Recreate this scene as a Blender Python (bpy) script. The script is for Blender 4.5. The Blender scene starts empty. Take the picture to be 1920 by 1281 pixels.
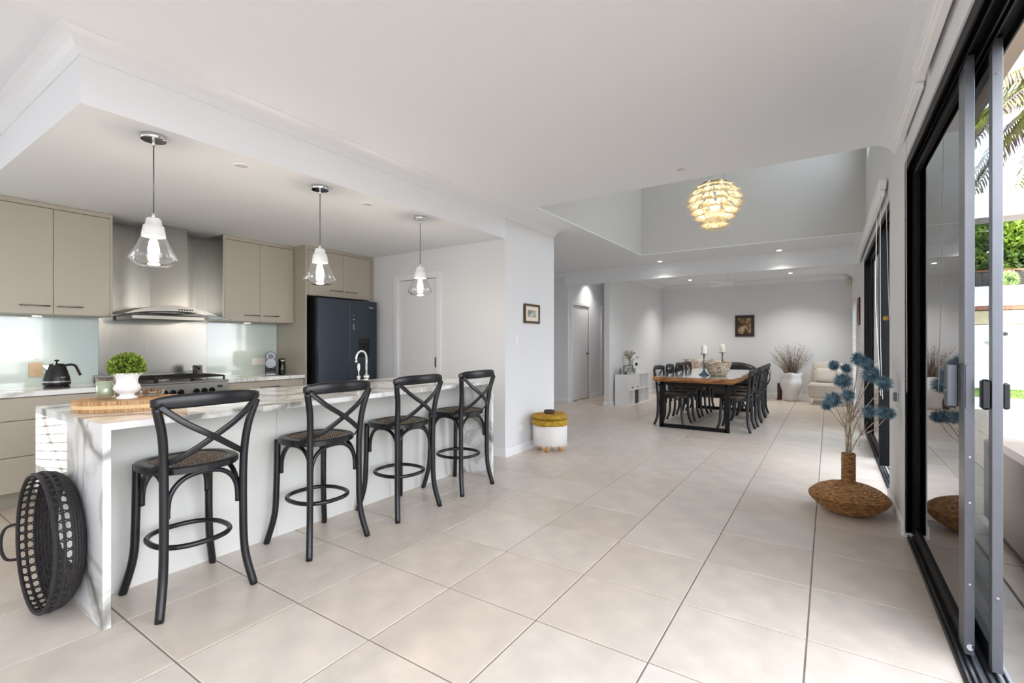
import bpy, math, random
from math import sin, cos, pi, radians, sqrt, atan2
from mathutils import Vector, Matrix, Euler

random.seed(7)
scene = bpy.context.scene
COL = scene.collection

# ------------------------------------------------------------------ camera
FPX, YAW, HOR, CAMH = 894.0, radians(33.64), 642.0, 1.25
T = CAMH / 2.449                      # floor tile pitch
cd = bpy.data.cameras.new('camera')
cam = bpy.data.objects.new('camera', cd); COL.objects.link(cam)
cam.location = (0, 0, CAMH)
cam.rotation_euler = (radians(90), 0, YAW)
cd.sensor_fit = 'HORIZONTAL'; cd.sensor_width = 36.0
cd.lens = 36.0 * FPX / 1920.0
cd.shift_y = (HOR - 640.5) / 1920.0
cd.clip_start = 0.02; cd.clip_end = 200
scene.camera = cam

# ------------------------------------------------------------------ exposure, world, sun
scene.view_settings.view_transform = 'Standard'
scene.view_settings.look = 'None'
scene.view_settings.gamma = 1.0
scene.view_settings.use_curve_mapping = False
scene.view_settings.exposure = 1.08
try:
    scene.cycles.max_bounces = 12
    scene.cycles.diffuse_bounces = 7
    scene.cycles.glossy_bounces = 5
    scene.cycles.transparent_max_bounces = 16
    scene.cycles.sample_clamp_indirect = 8.0
    scene.cycles.caustics_reflective = False
    scene.cycles.caustics_refractive = False
except Exception:
    pass

w = bpy.data.worlds.new('sky'); scene.world = w; w.use_nodes = True
nt = w.node_tree; nt.nodes.clear()
out = nt.nodes.new('ShaderNodeOutputWorld'); bg = nt.nodes.new('ShaderNodeBackground')
tc = nt.nodes.new('ShaderNodeTexCoord'); sx = nt.nodes.new('ShaderNodeSeparateXYZ')
rmp = nt.nodes.new('ShaderNodeValToRGB'); noi = nt.nodes.new('ShaderNodeTexNoise')
rmp2 = nt.nodes.new('ShaderNodeValToRGB'); mx = nt.nodes.new('ShaderNodeMix'); mx.data_type = 'RGBA'
nt.links.new(tc.outputs['Generated'], sx.inputs[0]); nt.links.new(sx.outputs['Z'], rmp.inputs[0])
rmp.color_ramp.elements[0].position = 0.0; rmp.color_ramp.elements[0].color = (0.90, 0.94, 1.0, 1)
rmp.color_ramp.elements[1].position = 0.9; rmp.color_ramp.elements[1].color = (0.50, 0.66, 0.92, 1)
noi.inputs['Scale'].default_value = 2.6; noi.inputs['Detail'].default_value = 5
nt.links.new(tc.outputs['Generated'], noi.inputs['Vector'])
rmp2.color_ramp.elements[0].position = 0.38; rmp2.color_ramp.elements[1].position = 0.6
nt.links.new(noi.outputs[0], rmp2.inputs[0])
nt.links.new(rmp2.outputs[0], mx.inputs['Factor'])
nt.links.new(rmp.outputs[0], mx.inputs['A']); mx.inputs['B'].default_value = (0.95, 0.97, 1.0, 1)
nt.links.new(mx.outputs['Result'], bg.inputs['Color'])
bg.inputs['Strength'].default_value = 3.3
nt.links.new(bg.outputs[0], out.inputs['Surface'])

SUN_EL, SUN_AZ = radians(15.0), radians(2.0)   # sun stands behind the camera, shining along +y
sd = bpy.data.lights.new('sun', 'SUN'); sun = bpy.data.objects.new('sun', sd); COL.objects.link(sun)
sdir = Vector((sin(SUN_AZ) * cos(SUN_EL), cos(SUN_AZ) * cos(SUN_EL), -sin(SUN_EL)))
sun.rotation_euler = sdir.to_track_quat('-Z', 'Y').to_euler()
sun.location = (1, -6, 8)
sd.energy = 5.0; sd.angle = radians(0.07); sd.color = (1.0, 0.97, 0.93)

def portal(name, loc, size_x, size_y, direction):
    l = bpy.data.lights.new(name, 'AREA'); l.shape = 'RECTANGLE'; l.size = size_x; l.size_y = size_y
    o = bpy.data.objects.new(name, l); COL.objects.link(o); o.location = loc
    o.rotation_euler = Vector(direction).to_track_quat('-Z', 'Y').to_euler()
    l.cycles.is_portal = True
    return o
YB = -3.6          # wall behind the camera
XL = -5.64         # wall behind the kitchen
portal('portal', (0.62, 0.4, 1.2), 7.2, 2.45, (-1, 0, 0))
portal('portal', (0.62, 6.55, 1.2), 3.5, 2.45, (-1, 0, 0))
portal('portal', (0.55, 6.15, 4.32), 2.7, 1.55, (-1, 0, 0))
portal('portal', (-1.5, YB - 0.1, 1.2), 3.0, 2.4, (0, 1, 0))
portal('portal', (XL - 0.12, -1.95, 1.6), 2.5, 1.4, (1, 0, 0))
portal('portal', (0.54, 11.3, 1.06), 1.4, 2.0, (-1, 0, 0))

# ------------------------------------------------------------------ materials
def lin(c):
    return tuple((x / 12.92 if x <= 0.04045 else ((x + 0.055) / 1.055) ** 2.4) for x in c)
def S(r, g, b): return lin((r / 255, g / 255, b / 255)) + (1,)
def mat(name, col, rough=0.5, metal=0.0, noise=0.0, scale=20, bump=0.0, bscale=60, stretch=None, col2=None,
        spec=None, emit=None, estr=0.0, sheen=0.0, coat=0.0, subs=0.0):
    m = bpy.data.materials.new(name); m.use_nodes = True
    n = m.node_tree.nodes; L = m.node_tree.links; p = n['Principled BSDF']
    p.inputs['Base Color'].default_value = col; p.inputs['Roughness'].default_value = rough
    p.inputs['Metallic'].default_value = metal
    if spec is not None: p.inputs['Specular IOR Level'].default_value = spec
    if sheen: p.inputs['Sheen Weight'].default_value = sheen
    if coat: p.inputs['Coat Weight'].default_value = coat; p.inputs['Coat Roughness'].default_value = 0.1
    if emit: p.inputs['Emission Color'].default_value = emit; p.inputs['Emission Strength'].default_value = estr
    if noise or bump or col2:
        t = n.new('ShaderNodeTexCoord'); mp = n.new('ShaderNodeMapping'); L.new(t.outputs['Object'], mp.inputs[0])
        if stretch: mp.inputs['Scale'].default_value = stretch
        if noise or col2:
            x = n.new('ShaderNodeTexNoise'); x.inputs['Scale'].default_value = scale; x.inputs['Detail'].default_value = 4
            L.new(mp.outputs[0], x.inputs['Vector'])
            r = n.new('ShaderNodeValToRGB'); L.new(x.outputs[0], r.inputs[0])
            a = col2 if col2 else tuple(max(0, c * (1 - noise)) for c in col[:3]) + (1,)
            r.color_ramp.elements[0].position = 0.35; r.color_ramp.elements[0].color = a
            r.color_ramp.elements[1].position = 0.65; r.color_ramp.elements[1].color = col
            L.new(r.outputs[0], p.inputs['Base Color'])
        if bump:
            y = n.new('ShaderNodeTexNoise'); y.inputs['Scale'].default_value = bscale; y.inputs['Detail'].default_value = 3
            L.new(mp.outputs[0], y.inputs['Vector'])
            b = n.new('ShaderNodeBump'); b.inputs['Strength'].default_value = bump; b.inputs['Distance'].default_value = 0.01
            L.new(y.outputs[0], b.inputs['Height']); L.new(b.outputs[0], p.inputs['Normal'])
    return m

def marble(name, diag=False):
    m = mat(name, S(240, 239, 235), 0.12, coat=0.0)
    n = m.node_tree.nodes; L = m.node_tree.links; p = n['Principled BSDF']
    t = n.new('ShaderNodeTexCoord'); mp = n.new('ShaderNodeMapping'); L.new(t.outputs['Object'], mp.inputs[0])
    mp.inputs['Rotation'].default_value = (radians(25), radians(40), radians(35))
    wv = n.new('ShaderNodeTexWave'); wv.inputs['Scale'].default_value = 0.62; wv.inputs['Distortion'].default_value = 5.5
    wv.inputs['Detail'].default_value = 5; wv.inputs['Detail Scale'].default_value = 1.3; wv.inputs['Detail Roughness'].default_value = 0.62
    L.new(mp.outputs[0], wv.inputs['Vector'])
    r = n.new('ShaderNodeValToRGB'); L.new(wv.outputs['Fac'], r.inputs[0])
    e = r.color_ramp.elements
    e[0].position = 0.0; e[0].color = S(150, 150, 148)
    e[1].position = 0.045; e[1].color = S(214, 215, 215)
    q = e.new(0.14); q.color = S(238, 239, 240)
    ns = n.new('ShaderNodeTexNoise'); ns.inputs['Scale'].default_value = 2.2; ns.inputs['Detail'].default_value = 5
    ns.inputs['Distortion'].default_value = 1.2; L.new(mp.outputs[0], ns.inputs['Vector'])
    r2 = n.new('ShaderNodeValToRGB'); L.new(ns.outputs[0], r2.inputs[0])
    e = r2.color_ramp.elements
    e[0].position = 0.44; e[0].color = (1, 1, 1, 1); e[1].position = 0.56; e[1].color = (1, 1, 1, 1)
    q = e.new(0.5); q.color = S(204, 200, 190)
    mxx = n.new('ShaderNodeMix'); mxx.data_type = 'RGBA'; mxx.blend_type = 'MULTIPLY'; mxx.inputs['Factor'].default_value = 0.8
    L.new(r.outputs[0], mxx.inputs['A']); L.new(r2.outputs[0], mxx.inputs['B'])
    L.new(mxx.outputs['Result'], p.inputs['Base Color'])
    return m

def glassy(name, tint, refl=1.0, rough=0.0, ior=1.5):
    """thin clear pane: fresnel mix of see-through and mirror"""
    m = bpy.data.materials.new(name); m.use_nodes = True; n = m.node_tree.nodes; L = m.node_tree.links; n.clear()
    o = n.new('ShaderNodeOutputMaterial'); ms = n.new('ShaderNodeMixShader'); tr = n.new('ShaderNodeBsdfTransparent')
    gl = n.new('ShaderNodeBsdfGlossy'); lw = n.new('ShaderNodeLayerWeight'); lw.inputs['Blend'].default_value = 0.5; pw = n.new('ShaderNodeMath'); pw.operation = 'POWER'; pw.inputs[1].default_value = 4.0
    fr = n.new('ShaderNodeMath'); fr.operation = 'MULTIPLY_ADD'; r0 = ((ior - 1) / (ior + 1)) ** 2 * 1.8; fr.inputs[1].default_value = 0.95 - r0; fr.inputs[2].default_value = r0
    L.new(lw.outputs['Facing'], pw.inputs[0]); L.new(pw.outputs[0], fr.inputs[0])
    tr.inputs['Color'].default_value = tint; gl.inputs['Roughness'].default_value = rough
    gl.inputs['Color'].default_value = (refl, refl, refl, 1)
    L.new(fr.outputs[0], ms.inputs[0]); L.new(tr.outputs[0], ms.inputs[1]); L.new(gl.outputs[0], ms.inputs[2])
    L.new(ms.outputs[0], o.inputs['Surface'])
    return m

def emitter(name, col, s):
    m = bpy.data.materials.new(name); m.use_nodes = True; n = m.node_tree.nodes; L = m.node_tree.links; n.clear()
    o = n.new('ShaderNodeOutputMaterial'); e = n.new('ShaderNodeEmission'); e.inputs[0].default_value = col; e.inputs[1].default_value = s
    L.new(e.outputs[0], o.inputs[0]); return m

def brushed(name, col, rough=0.28, axis=2):
    m = mat(name, col, rough, 1.0)
    n = m.node_tree.nodes; L = m.node_tree.links; p = n['Principled BSDF']
    t = n.new('ShaderNodeTexCoord'); mp = n.new('ShaderNodeMapping'); L.new(t.outputs['Object'], mp.inputs[0])
    sc = [300, 300, 300]; sc[axis] = 3; mp.inputs['Scale'].default_value = sc
    y = n.new('ShaderNodeTexNoise'); y.inputs['Scale'].default_value = 1; L.new(mp.outputs[0], y.inputs['Vector'])
    b = n.new('ShaderNodeBump'); b.inputs['Strength'].default_value = 0.06; b.inputs['Distance'].default_value = 0.004
    L.new(y.outputs[0], b.inputs['Height']); L.new(b.outputs[0], p.inputs['Normal'])
    return m

def cane(name):
    m = mat(name, S(120, 95, 70), 0.55)
    n = m.node_tree.nodes; L = m.node_tree.links; p = n['Principled BSDF']
    t = n.new('ShaderNodeTexCoord'); mp = n.new('ShaderNodeMapping'); L.new(t.outputs['Object'], mp.inputs[0])
    mp.inputs['Rotation'].default_value = (0, 0, radians(40))
    b = n.new('ShaderNodeTexBrick'); L.new(mp.outputs[0], b.inputs['Vector'])
    b.inputs['Scale'].default_value = 24; b.inputs['Color1'].default_value = S(232, 206, 168); b.inputs['Color2'].default_value = S(158, 128, 96)
    b.inputs['Mortar'].default_value = S(54, 44, 38); b.inputs['Mortar Size'].default_value = 0.09
    b.inputs['Brick Width'].default_value = 0.55; b.inputs['Row Height'].default_value = 0.28
    L.new(b.outputs['Color'], p.inputs['Base Color'])
    return m

M = {}
M['wall'] = mat('wall_paint', S(224, 225, 227), 0.75, bump=0.02, bscale=120)
M['ceil'] = mat('ceiling_paint', S(234, 237, 241), 0.85, bump=0.01, bscale=120)
M['trim'] = mat('trim_gloss_white', S(232, 234, 237), 0.4, bump=0.005)
M['door'] = mat('door_white', S(226, 226, 228), 0.45, bump=0.005)
M['tile'] = mat('floor_tile_beige', S(217, 204, 191), 0.30, noise=0.13, scale=7, bump=0.05, bscale=30)
M['tile2'] = mat('floor_tile_beige_pale', S(220, 208, 196), 0.32, noise=0.12, scale=5, bump=0.05, bscale=30)
M['tile3'] = mat('floor_tile_beige_warm', S(214, 200, 186), 0.30, noise=0.11, scale=6, bump=0.05, bscale=30)
M['grout'] = mat('grout', S(148, 138, 128), 0.85, noise=0.2, scale=8)
M['marble'] = marble('marble_worktop')
M['cab'] = mat('cabinet_greige', S(176, 169, 155), 0.42, noise=0.02, scale=3)
M['cabdk'] = mat('cabinet_carcass', S(150, 144, 132), 0.5, noise=0.02, scale=3)
M['islandp'] = mat('island_panel_pale_grey', S(214, 214, 210), 0.42, noise=0.02, scale=3)
M['steel'] = brushed('brushed_steel', S(166, 164, 158), 0.25)
M['steelh'] = brushed('brushed_steel_wide', S(160, 159, 155), 0.32, axis=1)
M['chrome'] = mat('chrome', S(228, 228, 230), 0.08, 1.0, bump=0.002)
M['handle'] = mat('handle_nickel', S(140, 134, 126), 0.3, 1.0, bump=0.005)
M['splash'] = mat('glass_splashback_aqua', S(200, 215, 215), 0.05, coat=1.0, noise=0.02, scale=2)
M['black'] = mat('black_painted_wood', S(19, 20, 25), 0.32, noise=0.25, scale=30)
M['blackch'] = mat('black_worn_wood', S(32, 32, 38), 0.42, noise=0.35, scale=30)
M['cane'] = cane('woven_cane')
M['alu'] = mat('black_powdercoat', S(14, 14, 16), 0.5, noise=0.05, spec=0.2)
M['alug'] = mat('charcoal_powdercoat', S(116, 118, 124), 0.30, 0.5, noise=0.05)
M['pane'] = glassy('window_glass', (0.80, 0.83, 0.84, 1))
M['tint'] = glassy('tinted_door_glass', (0.28, 0.29, 0.30, 1), ior=1.75)
M['fridge'] = mat('fridge_dark_steel', S(66, 74, 86), 0.32, 0.65, noise=0.03, scale=3)
M['fridgedk'] = mat('fridge_side_black', S(18, 18, 20), 0.5, noise=0.05)
M['gloss'] = mat('gloss_black_plastic', S(14, 14, 16), 0.12, bump=0.002)
M['iron'] = mat('cast_iron', S(30, 29, 30), 0.6, noise=0.2, bump=0.1)
M['wicker'] = mat('wicker_brown', S(206, 156, 100), 0.6, col2=S(118, 78, 42), scale=34, stretch=(1, 1, 5), bump=0.9, bscale=60)
M['blackweave'] = mat('black_woven_rope', S(42, 38, 40), 0.75, noise=0.4, scale=60, bump=0.5, bscale=120)
M['white'] = mat('white_satin', S(240, 240, 240), 0.35, bump=0.003)
M['ceramic'] = mat('white_ceramic', S(238, 238, 240), 0.18, bump=0.003)
M['lamp_cap'] = mat('pendant_white_cap', S(235, 235, 235), 0.35, bump=0.003)
M['clear'] = glassy('clear_glass', (0.95, 0.95, 0.95, 1), ior=1.62)
M['bulb'] = emitter('bulb_glow', (1.0, 0.90, 0.74, 1), 7)
M['dl'] = emitter('downlight_glow', (1.0, 0.97, 0.92, 1), 16)
M['dloff'] = mat('downlight_unlit', S(205, 205, 205), 0.4, bump=0.003)
M['warm'] = emitter('cabinet_light_glow', (1.0, 0.85, 0.6, 1), 14)
M['leaf'] = mat('topiary_leaf', S(152, 176, 58), 0.55, col2=S(44, 70, 18), scale=75)
M['wood'] = mat('bamboo_board', S(206, 168, 120), 0.45, col2=S(158, 110, 66), scale=6, stretch=(30, 2, 2))
M['woodl'] = mat('bamboo_band_light', S(232, 200, 152), 0.45, col2=S(214, 176, 124), scale=10, stretch=(30, 30, 1))
M['candle'] = mat('green_wax', S(212, 236, 198), 0.4, noise=0.05)
M['wax'] = mat('ivory_wax', S(244, 240, 228), 0.5, noise=0.03)
M['nuts'] = mat('potpourri', S(150, 110, 78), 0.6, col2=S(70, 44, 30), scale=80)
M['mustard'] = mat('mustard_cloth', S(192, 160, 48), 0.8, col2=S(150, 108, 24), scale=45, bump=0.6, bscale=90)
M['fur'] = mat('white_fur', S(238, 236, 234), 0.9, noise=0.06, scale=60)
M['gold'] = mat('gold_wood_leg', S(206, 148, 70), 0.3, 0.3, noise=0.1)
M['bead'] = mat('amber_bead', S(196, 132, 48), 0.35, noise=0.2, scale=80)
M['dkwood'] = mat('dark_wood', S(62, 44, 40), 0.4, noise=0.3, scale=20)
M['frame'] = mat('brown_picture_frame', S(92, 66, 44), 0.4, col2=S(60, 42, 28), scale=40)
M['live'] = mat('live_edge_timber', S(176, 122, 72), 0.42, col2=S(104, 62, 32), scale=7, stretch=(1, 6, 6), bump=0.5, bscale=30)
M['tglass'] = mat('table_glass', S(186, 192, 192), 0.06, coat=1.0, noise=0.02)
M['fabric'] = mat('beige_fabric', S(198, 188, 176), 0.9, noise=0.05, scale=90, bump=0.2, bscale=250)
M['fabric2'] = mat('pale_beige_fabric', S(212, 204, 194), 0.9, noise=0.05, scale=90, bump=0.2, bscale=250)
M['leather'] = mat('black_leather', S(26, 26, 28), 0.4, noise=0.1, bump=0.1)
M['cow'] = mat('cowhide', S(226, 220, 210), 0.85, col2=S(104, 74, 52), scale=3.2)
M['mosaic'] = mat('shell_mosaic', S(226, 210, 188), 0.28, col2=S(120, 92, 66), scale=34, stretch=(1, 1, 2), bump=0.4, bscale=50)
M['blueglass'] = mat('blue_glass', S(96, 120, 140), 0.1, noise=0.1)
M['pewter'] = mat('pewter', S(110, 112, 118), 0.3, 0.9, bump=0.01)
M['twig'] = mat('dry_twig', S(120, 102, 84), 0.8, col2=S(66, 50, 42), scale=14)
M['twigp'] = mat('pale_branch', S(206, 192, 172), 0.75, col2=S(150, 128, 104), scale=22)
M['thistle'] = mat('blue_thistle', S(148, 178, 192), 0.7, col2=S(84, 120, 144), scale=30)
M['redwood'] = mat('carved_redwood', S(112, 46, 28), 0.4, col2=S(56, 20, 14), scale=14)
M['lampleaf'] = mat('lamp_leaf_cream', S(228, 216, 188), 0.45, bump=0.003)
M['cord'] = mat('white_cord', S(226, 224, 220), 0.6, bump=0.003)
M['slat'] = mat('white_slat', S(244, 244, 244), 0.4, bump=0.003)
M['blind'] = mat('white_blind_cloth', S(240, 240, 240), 0.7, bump=0.02, bscale=200)
M['grass'] = mat('lawn_green', S(116, 140, 44), 0.9, col2=S(84, 112, 28), scale=30)
M['water'] = mat('pool_water', S(120, 142, 122), 0.06, noise=0.2, scale=3, bump=0.2, bscale=6)
M['render'] = mat('white_render', S(222, 222, 224), 0.8, noise=0.02, bump=0.05)
M['stone'] = mat('beige_stone_block', S(176, 164, 134), 0.8, noise=0.2, scale=8)
M['rust'] = mat('rust_brown_paint', S(128, 80, 52), 0.6, noise=0.15)
M['fence'] = mat('weathered_fence_board', S(98, 90, 86), 0.85, col2=S(66, 60, 58), scale=12, stretch=(8, 8, 1))
M['hedge'] = mat('hedge_leaf', S(104, 128, 36), 0.6, col2=S(34, 58, 14), scale=1.4)
M['palm'] = mat('palm_leaflet', S(132, 138, 40), 0.6, col2=S(92, 72, 88), scale=2)
M['trunk'] = mat('tree_trunk', S(168, 146, 118), 0.9, noise=0.3, scale=10)
M['soffit'] = mat('eave_cream', S(206, 194, 180), 0.8, noise=0.02)
M['outtile'] = mat('outdoor_tile', S(134, 116, 98), 0.5, noise=0.12, scale=6)
M['osofa'] = mat('outdoor_sofa_cloth', S(122, 108, 96), 0.9, noise=0.04, scale=80, bump=0.2, bscale=250)
M['plate'] = mat('switch_plate_white', S(236, 236, 234), 0.35, bump=0.002)
M['platet'] = mat('socket_plate_tan', S(196, 172, 142), 0.4, bump=0.002)
M['brass'] = mat('brass', S(200, 160, 80), 0.25, 1.0, bump=0.004)
M['text'] = mat('pale_print', S(205, 208, 212), 0.4, bump=0.002)
M['sensor'] = mat('sensor_cream', S(214, 204, 180), 0.5, bump=0.002)
M['silver'] = mat('silver_leaf_grey', S(150, 148, 144), 0.5, noise=0.3, scale=40)

def art(name, a, b, c, sc=9):
    m = mat(name, a, 0.6); n = m.node_tree.nodes; L = m.node_tree.links; p = n['Principled BSDF']
    t = n.new('ShaderNodeTexCoord'); x = n.new('ShaderNodeTexNoise'); x.inputs['Scale'].default_value = sc
    x.inputs['Detail'].default_value = 6; L.new(t.outputs['Object'], x.inputs['Vector'])
    r = n.new('ShaderNodeValToRGB'); L.new(x.outputs[0], r.inputs[0]); e = r.color_ramp.elements
    e[0].position = 0.4; e[0].color = a; e[1].position = 0.62; e[1].color = c; q = e.new(0.5); q.color = b
    L.new(r.outputs[0], p.inputs['Base Color']); return m
M['mount'] = mat('cream_mount', S(232, 222, 206), 0.7, noise=0.02)
M['art1'] = art('small_landscape_print', S(120, 132, 118), S(158, 150, 128), S(200, 212, 216), 14)
M['art2'] = art('dark_portrait_print', S(46, 34, 28), S(120, 88, 52), S(196, 176, 140), 7)

# ------------------------------------------------------------------ mesh building
class MB:
    def __init__(s): s.v = []; s.f = []; s.mi = []; s.sm = []
    def add(s, vs, fs, mi=0, smooth=False):
        b = len(s.v); s.v += [tuple(v) for v in vs]
        for f in fs: s.f.append(tuple(b + i for i in f)); s.mi.append(mi); s.sm.append(smooth)
        return s
    def box(s, x0, x1, y0, y1, z0, z1, mi=0):
        x0, x1 = min(x0, x1), max(x0, x1); y0, y1 = min(y0, y1), max(y0, y1); z0, z1 = min(z0, z1), max(z0, z1)
        vs = [(x0, y0, z0), (x1, y0, z0), (x1, y1, z0), (x0, y1, z0), (x0, y0, z1), (x1, y0, z1), (x1, y1, z1), (x0, y1, z1)]
        return s.add(vs, [(0, 3, 2, 1), (4, 5, 6, 7), (0, 1, 5, 4), (1, 2, 6, 5), (2, 3, 7, 6), (3, 0, 4, 7)], mi)
    def rbox(s, x0, x1, y0, y1, z0, z1, b=0.004, mi=0):
        """box with chamfered top and bottom edges"""
        x0, x1 = min(x0, x1), max(x0, x1); y0, y1 = min(y0, y1), max(y0, y1); z0, z1 = min(z0, z1), max(z0, z1)
        vs = []
        for (z, d) in ((z0, b), (z0 + b, 0), (z1 - b, 0), (z1, b)):
            e = b if d == 0 else 0
            X0, X1, Y0, Y1 = x0 + d, x1 - d, y0 + d, y1 - d
            c = b * 0.6 if d == 0 else b * 0.6
            vs += [(X0 + c, Y0, z), (X1 - c, Y0, z), (X1, Y0 + c, z), (X1, Y1 - c, z), (X1 - c, Y1, z), (X0 + c, Y1, z), (X0, Y1 - c, z), (X0, Y0 + c, z)]
        fs = [tuple(range(7, -1, -1)), tuple(range(24, 32))]
        for k in range(3):
            for i in range(8):
                j = (i + 1) % 8; fs.append((k * 8 + i, k * 8 + j, k * 8 + 8 + j, k * 8 + 8 + i))
        return s.add(vs, fs, mi)
    def lathe(s, prof, n=24, c=(0, 0, 0), mi=0, smooth=True, sx=1, sy=1, cap0=False, cap1=False):
        vs = []
        for (r, z) in prof:
            for i in range(n):
                a = 2 * pi * i / n; vs.append((c[0] + r * cos(a) * sx, c[1] + r * sin(a) * sy, c[2] + z))
        fs = []
        for k in range(len(prof) - 1):
            for i in range(n):
                j = (i + 1) % n; fs.append((k * n + i, k * n + j, k * n + n + j, k * n + n + i))
        s.add(vs, fs, mi, smooth)
        b = len(s.v) - len(vs)
        if cap0: s.f.append(tuple(b + i for i in range(n - 1, -1, -1))); s.mi.append(mi); s.sm.append(False)
        if cap1: s.f.append(tuple(b + (len(prof) - 1) * n + i for i in range(n))); s.mi.append(mi); s.sm.append(False)
        return s
    def tube(s, pts, r, n=8, mi=0, closed=False, w=None, up=None, caps=True):
        """sweep a round (or w-wide, r-thick) section along pts; r may be a list"""
        P = [Vector(p) for p in pts]; N = len(P)
        R = r if isinstance(r, (list, tuple)) else [r] * N
        tang = []
        for i in range(N):
            if closed: t = P[(i + 1) % N] - P[i - 1]
            else: t = P[min(i + 1, N - 1)] - P[max(i - 1, 0)]
            tang.append(t.normalized() if t.length > 1e-9 else Vector((0, 0, 1)))
        u = Vector(up) if up else (Vector((0, 0, 1)) if abs(tang[0].z) < 0.9 else Vector((1, 0, 0)))
        vs = []
        for i in range(N):
            t = tang[i]
            if up: uu = Vector(up)
            else: uu = u
            a = (uu - t * uu.dot(t))
            a = a.normalized() if a.length > 1e-6 else t.orthogonal().normalized()
            if not up: u = a
            b = t.cross(a)
            for k in range(n):
                an = 2 * pi * (k + 0.5) / n
                W = (w / 2 if w else R[i])
                ca, sa = cos(an), sin(an)
                if w:  # rounded rectangle-ish
                    ca = math.copysign(abs(ca) ** 0.6, ca); sa = math.copysign(abs(sa) ** 0.6, sa)
                vs.append(P[i] + a * (R[i] * sa) + b * (W * ca))
        fs = []
        M_ = N if closed else N - 1
        for i in range(M_):
            i2 = (i + 1) % N
            for k in range(n):
                k2 = (k + 1) % n; fs.append((i * n + k, i2 * n + k, i2 * n + k2, i * n + k2))
        if caps and not closed:
            fs.append(tuple(range(n))); fs.append(tuple((N - 1) * n + k for k in range(n - 1, -1, -1)))
        return s.add(vs, fs, mi, True)
    def cyl(s, c, r, h, n=20, mi=0, axis='z', r2=None):
        r2 = r if r2 is None else r2
        vs = []
        for (rr, hh) in ((r, 0), (r2, h)):
            for i in range(n):
                a = 2 * pi * i / n; p = (rr * cos(a), rr * sin(a), hh)
                if axis == 'x': p = (p[2], p[0], p[1])
                if axis == 'y': p = (p[1], p[2], p[0])
                vs.append((c[0] + p[0], c[1] + p[1], c[2] + p[2]))
        fs = [(i, (i + 1) % n, n + (i + 1) % n, n + i) for i in range(n)]
        s.add(vs, fs, mi, True)
        b = len(s.v) - 2 * n
        s.f.append(tuple(b + i for i in range(n - 1, -1, -1))); s.mi.append(mi); s.sm.append(False)
        s.f.append(tuple(b + n + i for i in range(n))); s.mi.append(mi); s.sm.append(False)
        return s
    def ball(s, c, r, n=12, m=8, mi=0, sx=1, sy=1, sz=1):
        prof = [(max(1e-4, r * sin(pi * k / m)), -r * cos(pi * k / m)) for k in range(m + 1)]
        vs = []
        for (rr, z) in prof:
            for i in range(n):
                a = 2 * pi * i / n; vs.append((c[0] + rr * cos(a) * sx, c[1] + rr * sin(a) * sy, c[2] + z * sz))
        fs = [(k * n + i, k * n + (i + 1) % n, k * n + n + (i + 1) % n, k * n + n + i) for k in range(m) for i in range(n)]
        return s.add(vs, fs, mi, True)
    def prism(s, outline, z0, z1, mi=0, smooth=False):
        n = len(outline)
        vs = [(x, y, z0) for x, y in outline] + [(x, y, z1) for x, y in outline]
        fs = [tuple(range(n - 1, -1, -1)), tuple(range(n, 2 * n))]
        fs += [(i, (i + 1) % n, n + (i + 1) % n, n + i) for i in range(n)]
        return s.add(vs, fs, mi, smooth)
    def extr(s, prof, axis, a0, a1, mi=0):
        """extrude a 2D profile (u,v) along axis: 'y' -> (u,*,v); 'x' -> (*,u,v)"""
        n = len(prof); vs = []
        for a in (a0, a1):
            for (u, v) in prof: vs.append((u, a, v) if axis == 'y' else (a, u, v))
        fs = [tuple(range(n)), tuple(range(2 * n - 1, n - 1, -1))]
        fs += [(i, n + i, n + (i + 1) % n, (i + 1) % n) for i in range(n)]
        return s.add(vs, fs, mi)
    def mesh(s, name, mats):
        me = bpy.data.meshes.new(name); me.from_pydata(s.v, [], s.f)
        for m in (mats if isinstance(mats, (list, tuple)) else [mats]): me.materials.append(m)
        me.polygons.foreach_set('material_index', s.mi); me.polygons.foreach_set('use_smooth', s.sm)
        me.update(); return me

def fix_normals(me):
    import bmesh
    b = bmesh.new(); b.from_mesh(me); bmesh.ops.recalc_face_normals(b, faces=b.faces); b.to_mesh(me); b.free()

def obj(name, mb, mats, parent=None, fix=True, bevel=0):
    me = mb.mesh(name, mats) if isinstance(mb, MB) else mb
    if fix and isinstance(mb, MB): fix_normals(me)
    o = bpy.data.objects.new(name, me); COL.objects.link(o)
    if parent: o.parent = parent
    if bevel:
        m = o.modifiers.new('bevel', 'BEVEL'); m.width = bevel; m.segments = 2; m.limit_method = 'ANGLE'; m.angle_limit = radians(50)
    return o
def tag(o, label=None, cat=None, group=None, kind=None):
    if label: o['label'] = label
    if cat: o['category'] = cat
    if group: o['group'] = group
    if kind: o['kind'] = kind
    return o
def thing(name, label, cat, loc=(0, 0, 0), rz=0, group=None):
    o = bpy.data.objects.new(name, None); COL.objects.link(o); o.location = loc; o.rotation_euler = (0, 0, rz)
    o.empty_display_size = 0.1
    return tag(o, label, cat, group)
def struct(name, mb, m, parent=None, label=None, bevel=0):
    o = obj(name, mb, m, parent, bevel=bevel)
    if not parent: o['kind'] = 'structure'
    if label: o['label'] = label
    return o
def sempty(name, loc=(0, 0, 0), label=None):
    o = bpy.data.objects.new(name, None); COL.objects.link(o); o.location = loc; o['kind'] = 'structure'; o.empty_display_size = 0.1
    if label: o['label'] = label
    return o
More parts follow.
